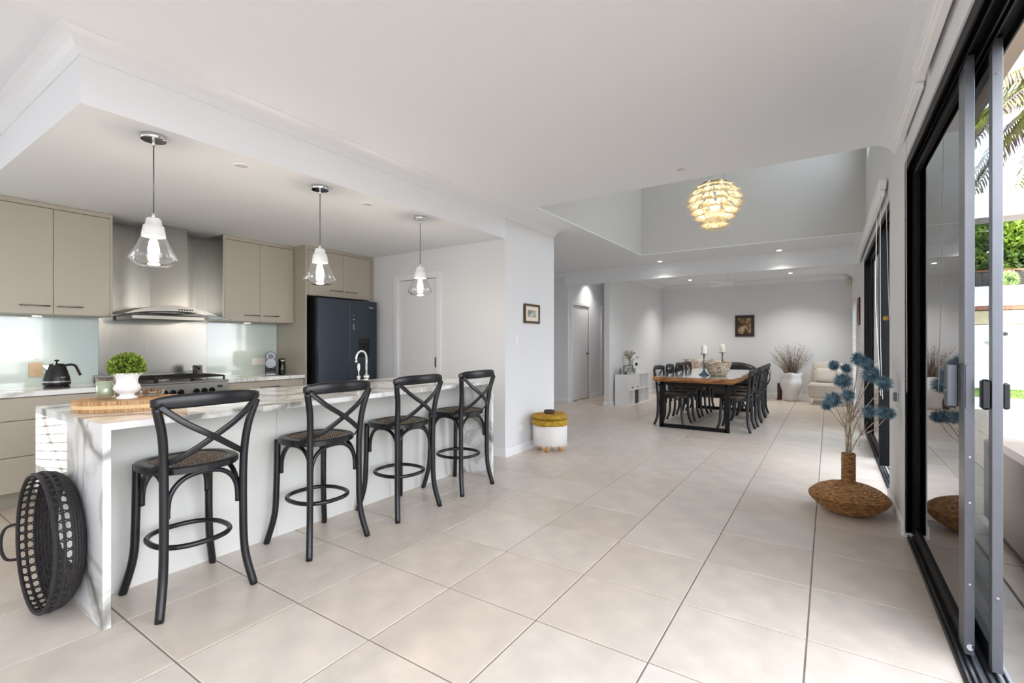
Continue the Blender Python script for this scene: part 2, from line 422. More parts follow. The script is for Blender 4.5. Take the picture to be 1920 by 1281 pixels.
def copy_tree(root, loc, rz=0, label=None, group=None):
    def cp(o, parent):
        c = o.copy(); COL.objects.link(c); c.parent = parent
        for ch in o.children: cp(ch, c)
        return c
    r = cp(root, None); r.location = loc; r.rotation_euler = (0, 0, rz)
    if label: r['label'] = label
    if group: r['group'] = group
    return r
def crom(pts, k=6, closed=False):
    """Catmull-Rom smoothing"""
    P = [Vector(p) for p in pts]; n = len(P); out_ = []
    rng = n if closed else n - 1
    for i in range(rng):
        p0 = P[i - 1] if (closed or i > 0) else P[0]; p1 = P[i]; p2 = P[(i + 1) % n]
        p3 = P[(i + 2) % n] if (closed or i + 2 < n) else P[n - 1]
        for j in range(k):
            t = j / k
            out_.append(0.5 * ((2 * p1) + (p2 - p0) * t + (2 * p0 - 5 * p1 + 4 * p2 - p3) * t * t + (3 * p1 - p0 - 3 * p2 + p3) * t ** 3))
    if not closed: out_.append(P[-1])
    return out_
def rrect(x0, x1, y0, y1, r, n=5):
    o = []
    for (cx, cy, a0) in ((x1 - r, y0 + r, -90), (x1 - r, y1 - r, 0), (x0 + r, y1 - r, 90), (x0 + r, y0 + r, 180)):
        for i in range(n + 1):
            a = radians(a0 + 90 * i / n); o.append((cx + r * cos(a), cy + r * sin(a)))
    return o

# ================================================================== THE SETTING
XR, YF, ZC, ZK, XP = 0.40, 12.40, 2.69, 2.377, -2.93
def grid(mb, axis, d0, d1, a0, a1, b0, b1, holes):
    """slab with rectangular holes; axis 'x': d=x,a=y,b=z; 'y': d=y,a=x,b=z; 'z': d=z,a=x,b=y"""
    A = sorted(set([a0, a1] + [q for h in holes for q in h[:2] if a0 < q < a1]))
    B = sorted(set([b0, b1] + [q for h in holes for q in h[2:] if b0 < q < b1]))
    for i in range(len(A) - 1):
        for j in range(len(B) - 1):
            ca, cb = (A[i] + A[i + 1]) / 2, (B[j] + B[j + 1]) / 2
            if any(h[0] < ca < h[1] and h[2] < cb < h[3] for h in holes): continue
            if axis == 'x': mb.box(d0, d1, A[i], A[i + 1], B[j], B[j + 1])
            elif axis == 'y': mb.box(A[i], A[i + 1], d0, d1, B[j], B[j + 1])
            else: mb.box(A[i], A[i + 1], B[j], B[j + 1], d0, d1)
    return mb

# ---- floor: grout bed, each tile a piece
fl = struct('floor', MB().box(-7.2, 0.42, YB, 14.0, -0.12, -0.004), M['grout'])
g = 0.0035
tm = {}
for k, mm in enumerate(('tile', 'tile2', 'tile3')):
    mb = MB().rbox(g, T - g, g, T - g, -0.006, 0.0, 0.0015); me = mb.mesh('floor_tile', M[mm]); fix_normals(me); tm[k] = me
cells = []
i0, j0 = -16, -11
def tx(i): return (i - 2.156) * T
def ty(j): return (j + 3.615) * T
far = MB()
for i in range(-13, 3):
    for j in range(-11, 21):
        x0, y0 = tx(i), ty(j)
        cx, cy = x0 + T / 2, y0 + T / 2
        if cx > 0.62 or y0 > 13.2 or y0 + T < YB: continue
        if x0 + T > 0.415:                      # cut tiles along the door track
            if x0 > 0.41: continue
        fwd = -sin(YAW) * cx + cos(YAW) * cy; rt = cos(YAW) * cx + sin(YAW) * cy
        vis = fwd > 0.9 and abs(rt / max(fwd, .01)) < 1.32 and 894 * 1.25 / fwd < 780
        hid = (cx < XP and 4.3 < cy < 5.3) or (cx < -3.7 and cy > 8.9 and cx < -4.6) or cx < -5.7
        cells.append((fwd if vis and not hid else 99, x0, y0))
cells.sort()
for k, (d, x0, y0) in enumerate(cells):
    cut = x0 + T > 0.415
    if k < 290 and d < 60:
        o = bpy.data.objects.new('floor_tile', tm[random.randrange(3)]); COL.objects.link(o); o.parent = fl
        o.location = (x0, y0, random.uniform(-0.0004, 0.0004))
        if cut: o.scale = ((0.415 - x0) / T, 1, 1)
    else:
        far.box(x0 + g, min(x0 + T - g, 0.415), y0 + g, y0 + T - g, -0.006, 0.0)
if far.v:
    o = obj('floor_tile_field', far, M['tile'], fl); o['kind'] = 'stuff'

# ---- walls
mb = MB()
grid(mb, 'x', XR, 0.56, YB, 13.0, 0, 5.3,
     [(-3.2, 3.95, -1, 2.40), (4.83, 8.26, -1, 2.40), (10.62, 12.0, 0.08, 2.05), (4.8, 7.5, 3.55, 5.1),
      (YB - 1, 4.39, 2.80, 6), (7.9, 14, 2.80, 6)])
struct('wall_right', mb, M['wall'])
struct('wall_far', MB().box(-4.7, 0.56, YF, YF + 0.15, 0, 2.8), M['wall'])
mb = MB(); grid(mb, 'x', XL - 0.15, XL - 0.001, YB, 4.27, 0, 2.8, [(-3.2, -0.7, 0.9, 2.3)])  # unseen opening added in this wall to bring more daylight to the kitchen
struct('wall_left', mb, M['wall'])
mb = MB(); grid(mb, 'x', -5.85, -5.7, 5.37, 9.0, 0, 2.8, []); struct('wall_passage_left', mb, M['wall'])
mb = MB(); grid(mb, 'y', YB - 0.15, YB, XL - 0.15, 0.56, 0, 2.8, [(-2.9, -0.1, 0.02, 2.4), (-3.84, -3.26, 1.74, 2.06)])
struct('wall_back', mb, M['wall'])
mb = MB(); grid(mb, 'y', 4.27, 4.39, XL - 0.15, XP, 0, ZC, [(-4.597, -3.908, -1, 2.042)]); mb.box(XL - 0.15, XP, 4.39, 5.37, 0, ZC); struct('wall_pantry', mb, M['wall'])
mb = MB(); mb.box(-5.85, -4.50, 8.85, 8.97, 0, 2.8); struct('wall_passage', mb, M['wall'])
mb = MB(); grid(mb, 'x', -4.62, -4.50, 8.97, 13.2, 0, 2.8, [(9.06, 9.86, -1, 2.04), (10.62, 11.4, -1, 2.04)])
mb.box(-4.62, -3.57, 13.2, 13.35, 0, 2.8); mb.box(-5.0, -4.9, 8.97, 13.3, 0, 2.8); struct('wall_hall', mb, M['wall'])  # second box, added unseen behind the doors, blocks outside light leaking under them
struct('wall_dining_left', MB().box(-3.68, -3.57, 8.80, 13.2, 0, ZC), M['wall'])
mb = MB()
Z1 = ZC + 0.012; mb.box(-2.70, -2.60, 4.29, 7.88, Z1, 5.25); mb.box(-2.60, 0.40, 4.29, 4.39, Z1, 5.25); mb.box(-2.60, 0.40, 7.78, 7.88, Z1, 5.25)
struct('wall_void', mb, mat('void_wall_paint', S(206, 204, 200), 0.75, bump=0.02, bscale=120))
# ---- ceilings
mb = MB(); grid(mb, 'z', ZC, ZC + 0.012, -7.2, 0.56, YB, 14.0, [(-2.60, 0.45, 4.39, 7.78)])
struct('ceiling', mb, M['ceil'])
struct('ceiling_void', MB().box(-2.8, 0.6, 4.2, 8.0, 5.25, 5.35), M['ceil'])
struct('ceiling_kitchen', MB().box(XL, XP, 0.742, 4.27, ZK, ZC), M['ceil'])
mb = MB(); mb.box(-4.55, XR, 8.797, 9.02, 2.43, ZC); struct('beam_dining', mb, M['ceil'])

# ---- cornices and skirtings
CP = [(0, -0.092), (0.008, -0.092), (0.012, -0.082), (0.024, -0.058), (0.042, -0.036), (0.064, -0.02), (0.082, -0.012), (0.092, -0.008), (0.092, 0), (0, 0)]
def cornice(mb, axis, pos, sgn, a0, a1, k0=0, k1=0, z=ZC, P=CP):
    n = len(P); vs = []
    for e, (a, k) in enumerate(((a0, k0), (a1, k1))):
        for (u, v) in P:
            aa = a + (-1 if e == 0 else 1) * k * u
            vs.append((pos + sgn * u, aa, z + v) if axis == 'y' else (aa, pos + sgn * u, z + v))
    fs = [tuple(range(n)), tuple(range(2 * n - 1, n - 1, -1))] + [(i, n + i, n + (i + 1) % n, (i + 1) % n) for i in range(n)]
    mb.add(vs, fs)
mb = MB()
cornice(mb, 'y', XP, 1, 0.742, 5.37, 1, 1); cornice(mb, 'x', 0.742, -1, XL, XP, 0, 1); cornice(mb, 'x', 5.37, 1, -5.7, XP, 0, 1)
struct('trim_1', mb, M['trim'])
mb = MB(); cornice(mb, 'x', 8.80, -1, -4.55, XR, 0, -1); cornice(mb, 'x', 8.85, -1, -5.7, -4.55, 0, 0)
cornice(mb, 'y', XR, -1, 7.78, 8.80, 0, -1); struct('trim_2', mb, M['trim'])
mb = MB(); cornice(mb, 'y', -3.57, 1, 9.02, YF, -1, -1); cornice(mb, 'x', YF, -1, -3.57, XR, -1, -1); cornice(mb, 'y', XR, -1, 9.02, YF, -1, -1)
cornice(mb, 'x', 9.02, 1, -3.57, XR, -1, -1); struct('trim_3', mb, M['trim'])
mb = MB(); cornice(mb, 'y', XR, -1, YB, 4.39, 0, 0); struct('trim_4', mb, M['trim'])
mb = MB(); cornice(mb, 'y', -4.50, 1, 8.97, 13.2); cornice(mb, 'y', -3.68, -1, 8.97, 13.2); cornice(mb, 'x', 13.2, -1, -4.5, -3.68); struct('trim_5', mb, M['trim'])
SK = [(0, 0), (0.014, 0), (0.014, 0.075), (0.008, 0.088), (0, 0.09)]
def skirt(name, parts):
    mb = MB()
    for p in parts: cornice(mb, *p, z=0, P=SK)
    struct(name, mb, M['trim'])
skirt('baseboard_pantry', [('y', XP, 1, 4.27, 5.37, 1, 1), ('x', 4.27, -1, -3.84, XP, 0, 1), ('x', 5.37, 1, -5.7, XP, 0, 1)])
skirt('baseboard_right', [('y', XR, -1, 3.97, 4.83, 0, 0), ('y', XR, -1, 8.28, YF, 0, -1)])
skirt('baseboard_far', [('x', YF, -1, -3.57, XR, -1, -1)])
skirt('baseboard_dining_left', [('y', -3.57, 1, 8.80, YF, 1, -1), ('x', 8.80, -1, -3.68, -3.57, 1, 1)])
skirt('baseboard_hall', [('x', 8.85, -1, -5.7, -4.50, 0, 1), ('y', -4.50, 1, 8.85, 8.99, 1, 0), ('y', -4.50, 1, 9.93, 10.55, 0, 0), ('y', -3.68, -1, 8.8, 13.2, 0, 0)])

# ---- doors
def panel_door(name, plane, x, a0, a1, h, handle_at, label=None):
    """flush door in a cased opening. plane 'x': leaf at x=const facing +x; 'y': leaf at y=const facing -y"""
    r = sempty(name, label=label)
    def B(m, d0, d1, a, b, z0, z1, bv=0.003):
        if plane == 'x': m.rbox(d0, d1, a, b, z0, z1, bv)
        else: m.rbox(a, b, d0, d1, z0, z1, bv)
    s = 1 if plane == 'x' else -1
    m = MB(); B(m, x - s * 0.045, x - s * 0.01, a0 + 0.004, a1 - 0.004, 0.012, h - 0.004); leaf = obj('door_leaf', m, M['door'], r)
    m = MB()
    for (p0, p1) in ((a0 - 0.07, a0), (a1, a1 + 0.07)): B(m, x, x + s * 0.018, p0, p1, 0, h + 0.07)
    B(m, x, x + s * 0.018, a0 + 0.0003, a1 - 0.0003, h, h + 0.07)
    obj('architrave', m, M['trim'], r)
    m = MB()
    for (p0, p1) in ((a0 - 0.012, a0), (a1, a1 + 0.012)): B(m, x - s * 0.1, x, p0, p1, 0, h + 0.01)
    B(m, x - s * 0.1, x, a0, a1, h, h + 0.012); obj('jamb', m, M['trim'], r)
    return r, leaf
d1, leaf = panel_door('door_3', 'x', -4.50, 9.06, 9.86, 2.04, None, 'white flush hall door with lever handle')
m = MB(); m.cyl((-4.51, 9.79, 1.0), 0.026, 0.012, 16, axis='x'); m.cyl((-4.50, 9.79, 1.0), 0.009, 0.05, 10, axis='x'); m.tube([(-4.455, 9.79, 1.0), (-4.455, 9.68, 1.0)], 0.009)
o = obj('lever_handle', m, M['pewter'], leaf); o['label'] = 'dark metal lever handle'
for z in (0.25, 1.05, 1.8):
    m = MB(); m.box(-4.512, -4.498, 9.05, 9.066, z, z + 0.1); obj('hinge', m, M['trim'], d1)
d2, leaf = panel_door('door_4', 'x', -4.50, 10.62, 11.4, 2.04, None, 'far white hall door')
d3, leaf = panel_door('door_5', 'y', 4.27, -4.585, -3.92, 2.03, None, 'white flush pantry door beside the fridge')
m = MB(); m.rbox(-3.955, -3.925, 4.262, 4.272, 0.95, 1.07, 0.002); o = obj('flush_latch', m, M['pewter'], leaf); o['label'] = 'dark flush latch plate'

# ---- sliding doors along the right wall
def rails(y0, y1, name_parent):
    m = MB(); m.box(0.416, 0.56, y0, y1, -0.03, 0.006); obj('sill', m, M['alug'], name_parent)
    m = MB()
    for x in (0.418, 0.438, 0.458, 0.487, 0.512, 0.540): m.box(x, x + 0.005, y0, y1, 0.006, 0.016)
    o = obj('sill_rail', m, M['alu'], name_parent); o['kind'] = 'stuff'
    m = MB(); m.box(0.408, 0.56, y0, y1, 2.385, 2.42)
    for x in (0.408, 0.434, 0.476, 0.495, 0.548): m.box(x, x + 0.006, y0, y1, 2.345, 2.385)
    obj('head_frame', m, M['alu'], name_parent)
def jamb(y, name_parent, d=1, x1=0.545):
    m = MB(); m.box(0.406, x1, y, y + d * 0.03, 0.03, 2.385)
    for x in (0.410, 0.440, 0.470, 0.476, 0.506, x1 - 0.006): m.box(x, x + 0.005, y - d * 0.018, y, 0.03, 2.385)
    obj('side_jamb', m, M['alu'], name_parent)
def slider(parent, x0, y0, y1, z0=0.02, z1=2.38, tint='tint', sw=0.10):
    """sliding panel: stiles, rails, glass"""
    r = bpy.data.objects.new('sliding_panel', None); COL.objects.link(r); r.parent = parent; r.location = (0, 0, 0); r.empty_display_size = 0.1
    x1 = x0 + 0.030
    m = MB(); m.rbox(x0, x1, y0, y0 + sw, z0, z1, 0.002); m.rbox(x0 + 0.002, x0 + 0.012, y0 + sw, y0 + sw + 0.008, z0, z1, 0.001); obj('stile', m, M['alug'], r)
    m = MB(); m.rbox(x0, x1, y1 - sw * 0.6, y1, z0, z1, 0.002); obj('stile', m, M['alu'], r)
    m = MB(); m.rbox(x0 + 0.002, x1 - 0.002, y0 + sw, y1 - sw * 0.6, z0, z0 + 0.075, 0.002); obj('bottom_rail', m, M['alu'], r)
    m = MB(); m.rbox(x0 + 0.002, x1 - 0.002, y0 + sw, y1 - sw * 0.6, z1 - 0.075, z1, 0.002); obj('top_rail', m, M['alu'], r)
    m = MB(); m.box(x0 + 0.013, x0 + 0.017, y0 + sw, y1 - sw * 0.6, z0 + 0.07, z1 - 0.07); obj('glass_pane', m, M[tint], r)
    return r
dr1 = sempty('door_1', label='near black framed sliding door standing open')
rails(-3.2, 3.95, dr1); jamb(3.95, dr1); jamb(-3.2, dr1, -1)
p = slider(dr1, 0.444, 2.555, 3.93)
# lock body, escutcheon and pull on the first panel
m = MB(); m.rbox(0.404, 0.442, 2.645, 2.70, 0.98, 1.165, 0.008); m.cyl((0.40, 2.672, 1.05), 0.012, 0.02, 12, axis='x'); o = obj('lock_body', m, M['pewter'], p); o['label'] = 'dark metal lock body'
m = MB(); m.lathe([(0.001, -0.004), (0.012, -0.004), (0.014, 0), (0.014, 0.004)], 24, (0, 0, 0), sy=1)
m = MB(); ol = rrect(0.447, 0.471, 0.985, 1.165, 0.0118, 6)
n_ = len(ol); m.add([(x, 2.547, z) for x, z in ol] + [(x, 2.556, z) for x, z in ol], [tuple(range(n_)), tuple(range(2 * n_ - 1, n_ - 1, -1))] + [(i, n_ + i, n_ + (i + 1) % n_, (i + 1) % n_) for i in range(n_)])
obj('escutcheon', m, M['alug'], p)
for z in (0.30, 0.62, 0.80): 
    m = MB(); m.cyl((0.459, 2.550, z), 0.004, 0.006, 10, axis='y'); obj('screw', m, M['chrome'], p)
m = MB(); m.cyl((0.459, 2.544, 0.055), 0.011, 0.014, 16, axis='y'); m.cyl((0.459, 2.541, 0.055), 0.005, 0.014, 12, axis='y'); obj('roller_screw', m, M['chrome'], p)
p = slider(dr1, 0.505, 2.47, 3.93, tint='pane', sw=0.045)
m = MB(); m.rbox(0.478, 0.505, 2.475, 2.515, 0.995, 1.11, 0.008); m.rbox(0.536, 0.556, 2.475, 2.51, 1.0, 1.10, 0.006); o = obj('pull_handle', m, M['gloss'], p)
for z in (0.30, 2.25):
    m = MB(); m.cyl((0.52, 2.466, z), 0.0045, 0.006, 10, axis='y'); obj('screw', m, M['chrome'], p)
dr2 = sempty('door_2', label='far black framed sliding door')
rails(4.83, 8.26, dr2); jamb(8.24, dr2, -1)
m = MB(); m.box(0.406, 0.56, 8.23, 8.26, 0.03, 2.385)
for x in (0.410, 0.440, 0.476, 0.506, 0.55): m.box(x, x + 0.005, 8.21, 8.23, 0.03, 2.385)
obj('side_jamb', m, M['alu'], dr2)
slider(dr2, 0.505, 6.75, 8.22, tint='pane', sw=0.07)
slider(dr2, 0.444, 6.40, 7.6, tint='pane', sw=0.09)
m = MB(); m.box(0.404, 0.56, 5.86, 5.90, 0.05, 2.37); m.box(0.404, 0.43, 5.84, 5.87, 0.05, 2.37); o = obj('mullion', m, M['alu'], dr2)
# far window with its venetian blind
wn = sempty('window_1', label='tall narrow window on the right wall by the armchair')
m = MB()
for (a, b, c, d) in ((10.62, 10.66, 0.08, 2.05), (11.96, 12.0, 0.08, 2.05), (10.66, 11.96, 0.08, 0.12), (10.66, 11.96, 2.01, 2.05), (11.29, 11.33, 0.12, 2.01)): m.box(0.49, 0.53, a, b, c, d)
obj('window_frame', m, M['alu'], wn); m = MB(); m.box(0.508, 0.512, 10.66, 11.96, 0.12, 2.01); obj('glass_pane', m, M['pane'], wn)
wn = sempty('window_2', label='high window in the wall of the void')
m = MB()
for (a, b, c, d) in ((4.8, 4.85, 3.55, 5.1), (7.45, 7.5, 3.55, 5.1), (4.85, 7.45, 3.55, 3.60), (4.85, 7.45, 5.05, 5.1), (6.13, 6.17, 3.60, 5.05)): m.box(0.47, 0.52, a, b, c, d)
obj('window_frame', m, M['alu'], wn); m = MB(); m.box(0.498, 0.502, 4.85, 7.45, 3.60, 5.05); obj('glass_pane', m, M['pane'], wn)
wn = sempty('window_3', label='glazed opening added behind the camera for fill daylight')  # unseen glazing, added so daylight fills the room from behind
m = MB()
for (a, b, c, d) in ((-2.9, -2.85, 0.02, 2.4), (-0.15, -0.1, 0.02, 2.4), (-2.85, -0.15, 0.02, 0.08), (-2.85, -0.15, 2.34, 2.4), (-1.70, -1.60, 0.08, 2.34)): m.box(a, b, YB - 0.09, YB - 0.03, c, d)
obj('window_frame', m, M['alu'], wn); m = MB(); m.box(-2.85, -0.15, YB - 0.062, YB - 0.058, 0.08, 2.34); obj('glass_pane', m, M['pane'], wn)
wn = sempty('window_4', label='small louvred window behind the camera')
m = MB(); m.box(-3.86, -3.84, YB - 0.15, YB + 0.01, 1.72, 2.08); m.box(-3.26, -3.24, YB - 0.15, YB + 0.01, 1.72, 2.08); obj('window_frame', m, M['trim'], wn)
for k in range(8):
    z = 1.745 + k * 0.044
    m = MB(); vs = []
    for (x, dz) in ((-3.84, -0.036), (-3.26, 0.036)): vs += [(x, YB - 0.14, z + dz), (x, YB - 0.08, z + dz - 0.012), (x, YB - 0.08, z + dz - 0.0085), (x, YB - 0.14, z + dz + 0.0035)]
    m.add(vs, [(0, 1, 2, 3), (7, 6, 5, 4), (0, 4, 5, 1), (1, 5, 6, 2), (2, 6, 7, 3), (3, 7, 4, 0)]); obj('louvre', m, M['slat'], wn)

def venetian(name, label, x, y0, y1, z0, z1, n):
    t = thing(name, label, 'blind', (x, (y0 + y1) / 2, z0))
    m = MB(); m.rbox(-0.025, 0.025, y0 - (y0 + y1) / 2, (y1 - y0) / 2, z1 - z0 - 0.04, z1 - z0, 0.003); obj('headrail', m, M['slat'], t)
    mb = MB(); h = (y1 - y0) / 2 - 0.01
    vs = [(-0.02, -h, -0.009), (0.02, -h, 0.009), (0.02, -h, 0.012), (-0.02, -h, -0.006)]; vs += [(a, h, c) for a, b, c in vs]
    mb.add(vs, [(3, 2, 1, 0), (4, 5, 6, 7), (0, 1, 5, 4), (1, 2, 6, 5), (2, 3, 7, 6), (3, 0, 4, 7)])
    me = mb.mesh('slat', M['slat']); fix_normals(me)
    for k in range(n):
        o = bpy.data.objects.new('slat', me); COL.objects.link(o); o.parent = t; o.location = (0, 0, 0.02 + (z1 - z0 - 0.08) * k / (n - 1))
    for yy in (-h + 0.15, h - 0.15):
        m = MB(); m.tube([(-0.022, yy, 0), (-0.022, yy, z1 - z0 - 0.03)], 0.0018, 5); obj('ladder_cord', m, M['cord'], t)
    return t
venetian('venetian_blind', 'white slatted blind glowing in the far window beside the armchair', 0.435, 10.63, 11.99, 0.10, 2.045, 40)

def blind_box(label, y0, y1, x=0.340, z=2.55, stack=0.0):
    t = thing('roller_blind', label, 'blind', (x, (y0 + y1) / 2, z)); h = (y1 - y0) / 2
    m = MB(); m.rbox(0, 0.05, -h, h, 0, 0.08, 0.006); obj('headrail', m, M['white'], t)
    m = MB(); m.rbox(0.008, 0.042, -h + 0.02, h - 0.02, -0.035 - stack, -0.002, 0.005); obj('folded_cloth', m, M['blind'], t)
    for yy in (-h + 0.12, h - 0.12): obj('bracket', MB().rbox(0.035, 0.058, yy - 0.02, yy + 0.02, 0.02, 0.10, 0.003), M['white'], t)
    m = MB(); m.cyl((-0.004, h - 0.03, 0.03), 0.012, 0.01, 14, axis='x'); obj('end_button', m, M['white'], t)
    return t
blind_box('white raised blind cassette nearest the camera above the open sliding door', -0.2, 3.03)
blind_box('short white raised blind cassette at the far end of the near sliding door', 3.07, 3.93, x=0.348, z=2.545)
b3 = blind_box('long white raised blind cassette above the far sliding door', 4.90, 8.9, x=0.335, z=2.50, stack=0.02)
def cordobj(label, pts, r=0.0022):
    o = obj('blind_cord', MB().tube(crom(pts, 5), r, 6), M['cord']); return tag(o, label, 'cord')
cordobj('white cord hanging straight down beside the far sliding door', [(0.352, 4.98, 2.49), (0.35, 4.97, 1.9), (0.353, 4.98, 1.3), (0.36, 4.97, 0.95), (0.366, 4.96, 0.78)])
cordobj('slack white cord swaying in front of the black jamb of the far door', [(0.352, 5.35, 2.49), (0.345, 5.3, 2.1), (0.335, 5.22, 1.6), (0.35, 5.1, 1.1), (0.36, 5.05, 0.8)])
cordobj('white cord looped on the wall pier between the two sliding doors', [(0.375, 4.80, 2.45), (0.385, 4.72, 1.6), (0.388, 4.52, 1.2), (0.388, 4.42, 0.98), (0.388, 4.33, 0.83), (0.388, 4.22, 0.80), (0.388, 4.16, 0.86), (0.388, 4.20, 1.05)])
o = obj('cord_cleat', MB().rbox(0.372, 0.40, 4.23, 4.28, 0.84, 0.90, 0.004), M['alug']); tag(o, 'small dark cord cleat low on the wall pier between the sliding doors', 'cleat')
o = obj('tieback_knob', MB().cyl((0.375, 4.78, 1.44), 0.010, 0.025, 14, axis='x').ball((0.370, 4.78, 1.44), 0.017), M['brass']); tag(o, 'round brass tieback knob on the edge of the wall pier', 'knob')
cordobj('thin white cord hanging in front of the near sliding door glass', [(0.375, 3.60, 2.50), (0.378, 3.62, 1.8), (0.384, 3.66, 1.2), (0.386, 3.68, 0.95)], 0.0018)

# ================================================================== KITCHEN
def bar_handle(parent, x, y0, y1, z, m='handle'):
    mb = MB(); mb.tube([(x + 0.028, y0, z), (x + 0.028, y1, z)], 0.0055, 8)
    for y in (y0 + 0.02, y1 - 0.02): mb.cyl((x, y, z), 0.004, 0.028, 8, axis='x')
    return obj('handle', mb, M[m], parent)
def upper(label, y0, y1, splits, handles, x0=XL, x1=-5.27, z0=1.475, z1=2.335, ztop=2.375, hz=1.544, cheek=None):
    t = thing('wall_cabinet', label, 'cabinet', (x1, (y0 + y1) / 2, z0), group='greige wall cabinets'); t['group'] = 'greige wall cabinets'
    oy = (y0 + y1) / 2
    def R(m): m.v = [(a - x1, b - oy, c - z0) for a, b, c in m.v]; return m
    m = MB(); m.box(x0, x1 - 0.02, y0, y1, z0, ztop); m.rbox(x1 - 0.02, x1, y0, y0 + 0.015, z0, ztop, 0.002); m.rbox(x1 - 0.02, x1, y1 - 0.018, y1, z0, ztop, 0.002)
    m.rbox(x1 - 0.02, x1, y0 + 0.015, y1 - 0.018, z1 + 0.004, ztop, 0.002)
    obj('carcass', R(m), M['cab'], t)
    for k in range(len(splits) - 1):
        a, b = splits[k] + 0.0015, splits[k + 1] - 0.0015
        m = MB(); m.rbox(x1 - 0.019, x1, a, b, z0 + 0.002, z1, 0.0025); d = obj('door', R(m), M['cab'], t)
        ha, hb = handles[k]
        mb = MB(); mb.tube([(x1 + 0.026, ha, hz), (x1 + 0.026, hb, hz)], 0.0055, 8)
        for y in (ha + 0.02, hb - 0.02): mb.cyl((x1, y, hz), 0.004, 0.026, 8, axis='x')
        obj('handle', R(mb), M['handle'], d)
    return t
upper('greige two-door wall cabinet left of the steel range hood', 0.745, 1.552, [0.76, 1.166, 1.534], [(0.965, 1.142), (1.182, 1.346)])
upper('greige two-door wall cabinet between the range hood and the fridge tower', 2.476, 3.262, [2.491, 2.862, 3.244], [(2.68, 2.848), (2.895, 3.069)])
upper('greige two-door cabinet directly above the dark fridge', 3.292, 4.262, [3.31, 3.785, 4.19], [(3.578, 3.768), (3.803, 3.98)], x1=-5.05, z0=1.802, hz=1.878)
t = thing('tall_side_panel', 'full-height greige side panel between the coffee corner and the fridge', 'panel', (-5.34, 3.28, 0))
obj('panel', MB().rbox(-0.30, 0.29, -0.012, 0.010, 0, 2.375, 0.002), M['cab'], t)
obj('panel', MB().rbox(-0.30, 0.29, 0.925, 0.985, 0, 1.80, 0.002), M['cab'], t)

# steel wall lining of the hood recess
o = obj('steel_wall_lining', MB().box(XL, XL + 0.012, 1.553, 2.474, 0.89, 2.377), M['steel']); tag(o, 'tall brushed steel sheet lining the wall behind the range hood', 'splashback')
o = obj('steel_cheek', MB().box(-5.63, -5.272, 2.472, 2.4755, 1.476, 2.377), M['steel']); tag(o, 'brushed steel cheek on the side of the cabinet right of the hood', 'panel')
o = obj('glass_splashback', MB().rbox(XL, XL + 0.010, 0.0, 1.552, 0.876, 1.474, 0.001), M['splash']); tag(o, 'pale aqua glass splashback behind the kettle', 'splashback', 'aqua glass splashbacks')
o = obj('glass_splashback', MB().rbox(XL, XL + 0.010, 2.476, 3.262, 0.876, 1.474, 0.001), M['splash']); tag(o, 'pale aqua glass splashback beside the coffee machine', 'splashback', 'aqua glass splashbacks')

# under-cabinet lights
for (x, y, lb) in ((-5.42, 1.10, 'small glowing light under the wall cabinet above the kettle'), (-5.42, 2.80, 'small glowing light under the wall cabinet above the coffee machine')):
    t = thing('cabinet_light', lb, 'light', (x, y, 1.474), group='lights under the wall cabinets')
    obj('rim', MB().cyl((0, 0, -0.008), 0.036, 0.008, 20), M['chrome'], t); obj('lens', MB().cyl((0, 0, -0.010), 0.028, 0.003, 20), M['warm'], t)
    l = bpy.data.lights.new('cabinet_spot', 'SPOT'); l.energy = 2.6; l.spot_size = radians(110); l.spot_blend = 0.8; l.color = (1, 0.80, 0.55); l.shadow_soft_size = 0.03
    lo = bpy.data.objects.new('cabinet_spot', l); COL.objects.link(lo); lo.location = (x, y, 1.455)

# worktops along the wall
def worktop(label, y0, y1):
    o = obj('worktop', MB().rbox(XL, -5.05, y0, y1, 0.838, 0.876, 0.002), M['marble']); tag(o, label, 'worktop', 'wall side worktops'); return o
worktop('white marble worktop under the kettle', 0.0, 1.508)
worktop('white marble worktop under the coffee machine', 2.412, 3.266)

def base(label, y0, y1, rows, handles=(), x1=-5.075):
    t = thing('base_cabinet', label, 'cabinet', (x1, (y0 + y1) / 2, 0), group='base cabinets along the wall'); oy = (y0 + y1) / 2
    def R(m): m.v = [(a - x1, b - oy, c) for a, b, c in m.v]; return m
    obj('carcass', R(MB().box(XL, x1 - 0.02, y0, y1, 0.12, 0.838)), M['cabdk'], t)
    obj('kickboard', R(MB().box(XL, x1 - 0.06, y0, y1, 0, 0.12)), M['cabdk'], t)
    for k, (a, b) in enumerate(rows):
        d = obj('drawer', R(MB().rbox(x1 - 0.019, x1, y0 + 0.0015, y1 - 0.0015, a + 0.002, b - 0.002, 0.0025)), M['cab'], t)
        for (ri, ha, hb, hz) in handles:
            if ri == k:
                mb = MB(); mb.tube([(x1 + 0.026, ha, hz), (x1 + 0.026, hb, hz)], 0.0055, 8)
                for y in (ha + 0.02, hb - 0.02): mb.cyl((x1, y, hz), 0.004, 0.026, 8, axis='x')
                obj('handle', R(mb), M['handle'], d)
    return t
base('greige drawer cabinet left of the range, three wide drawers', 0.60, 1.508, [(0.12, 0.387), (0.387, 0.66), (0.66, 0.832)])
base('greige drawer cabinet at the outer left end of the kitchen', -0.30, 0.60, [(0.12, 0.387), (0.387, 0.66), (0.66, 0.832)])
base('greige drawer cabinet under the coffee machine', 2.412, 3.266, [(0.12, 0.40), (0.40, 0.70), (0.70, 0.832)], [(2, 2.75, 2.96, 0.768)])

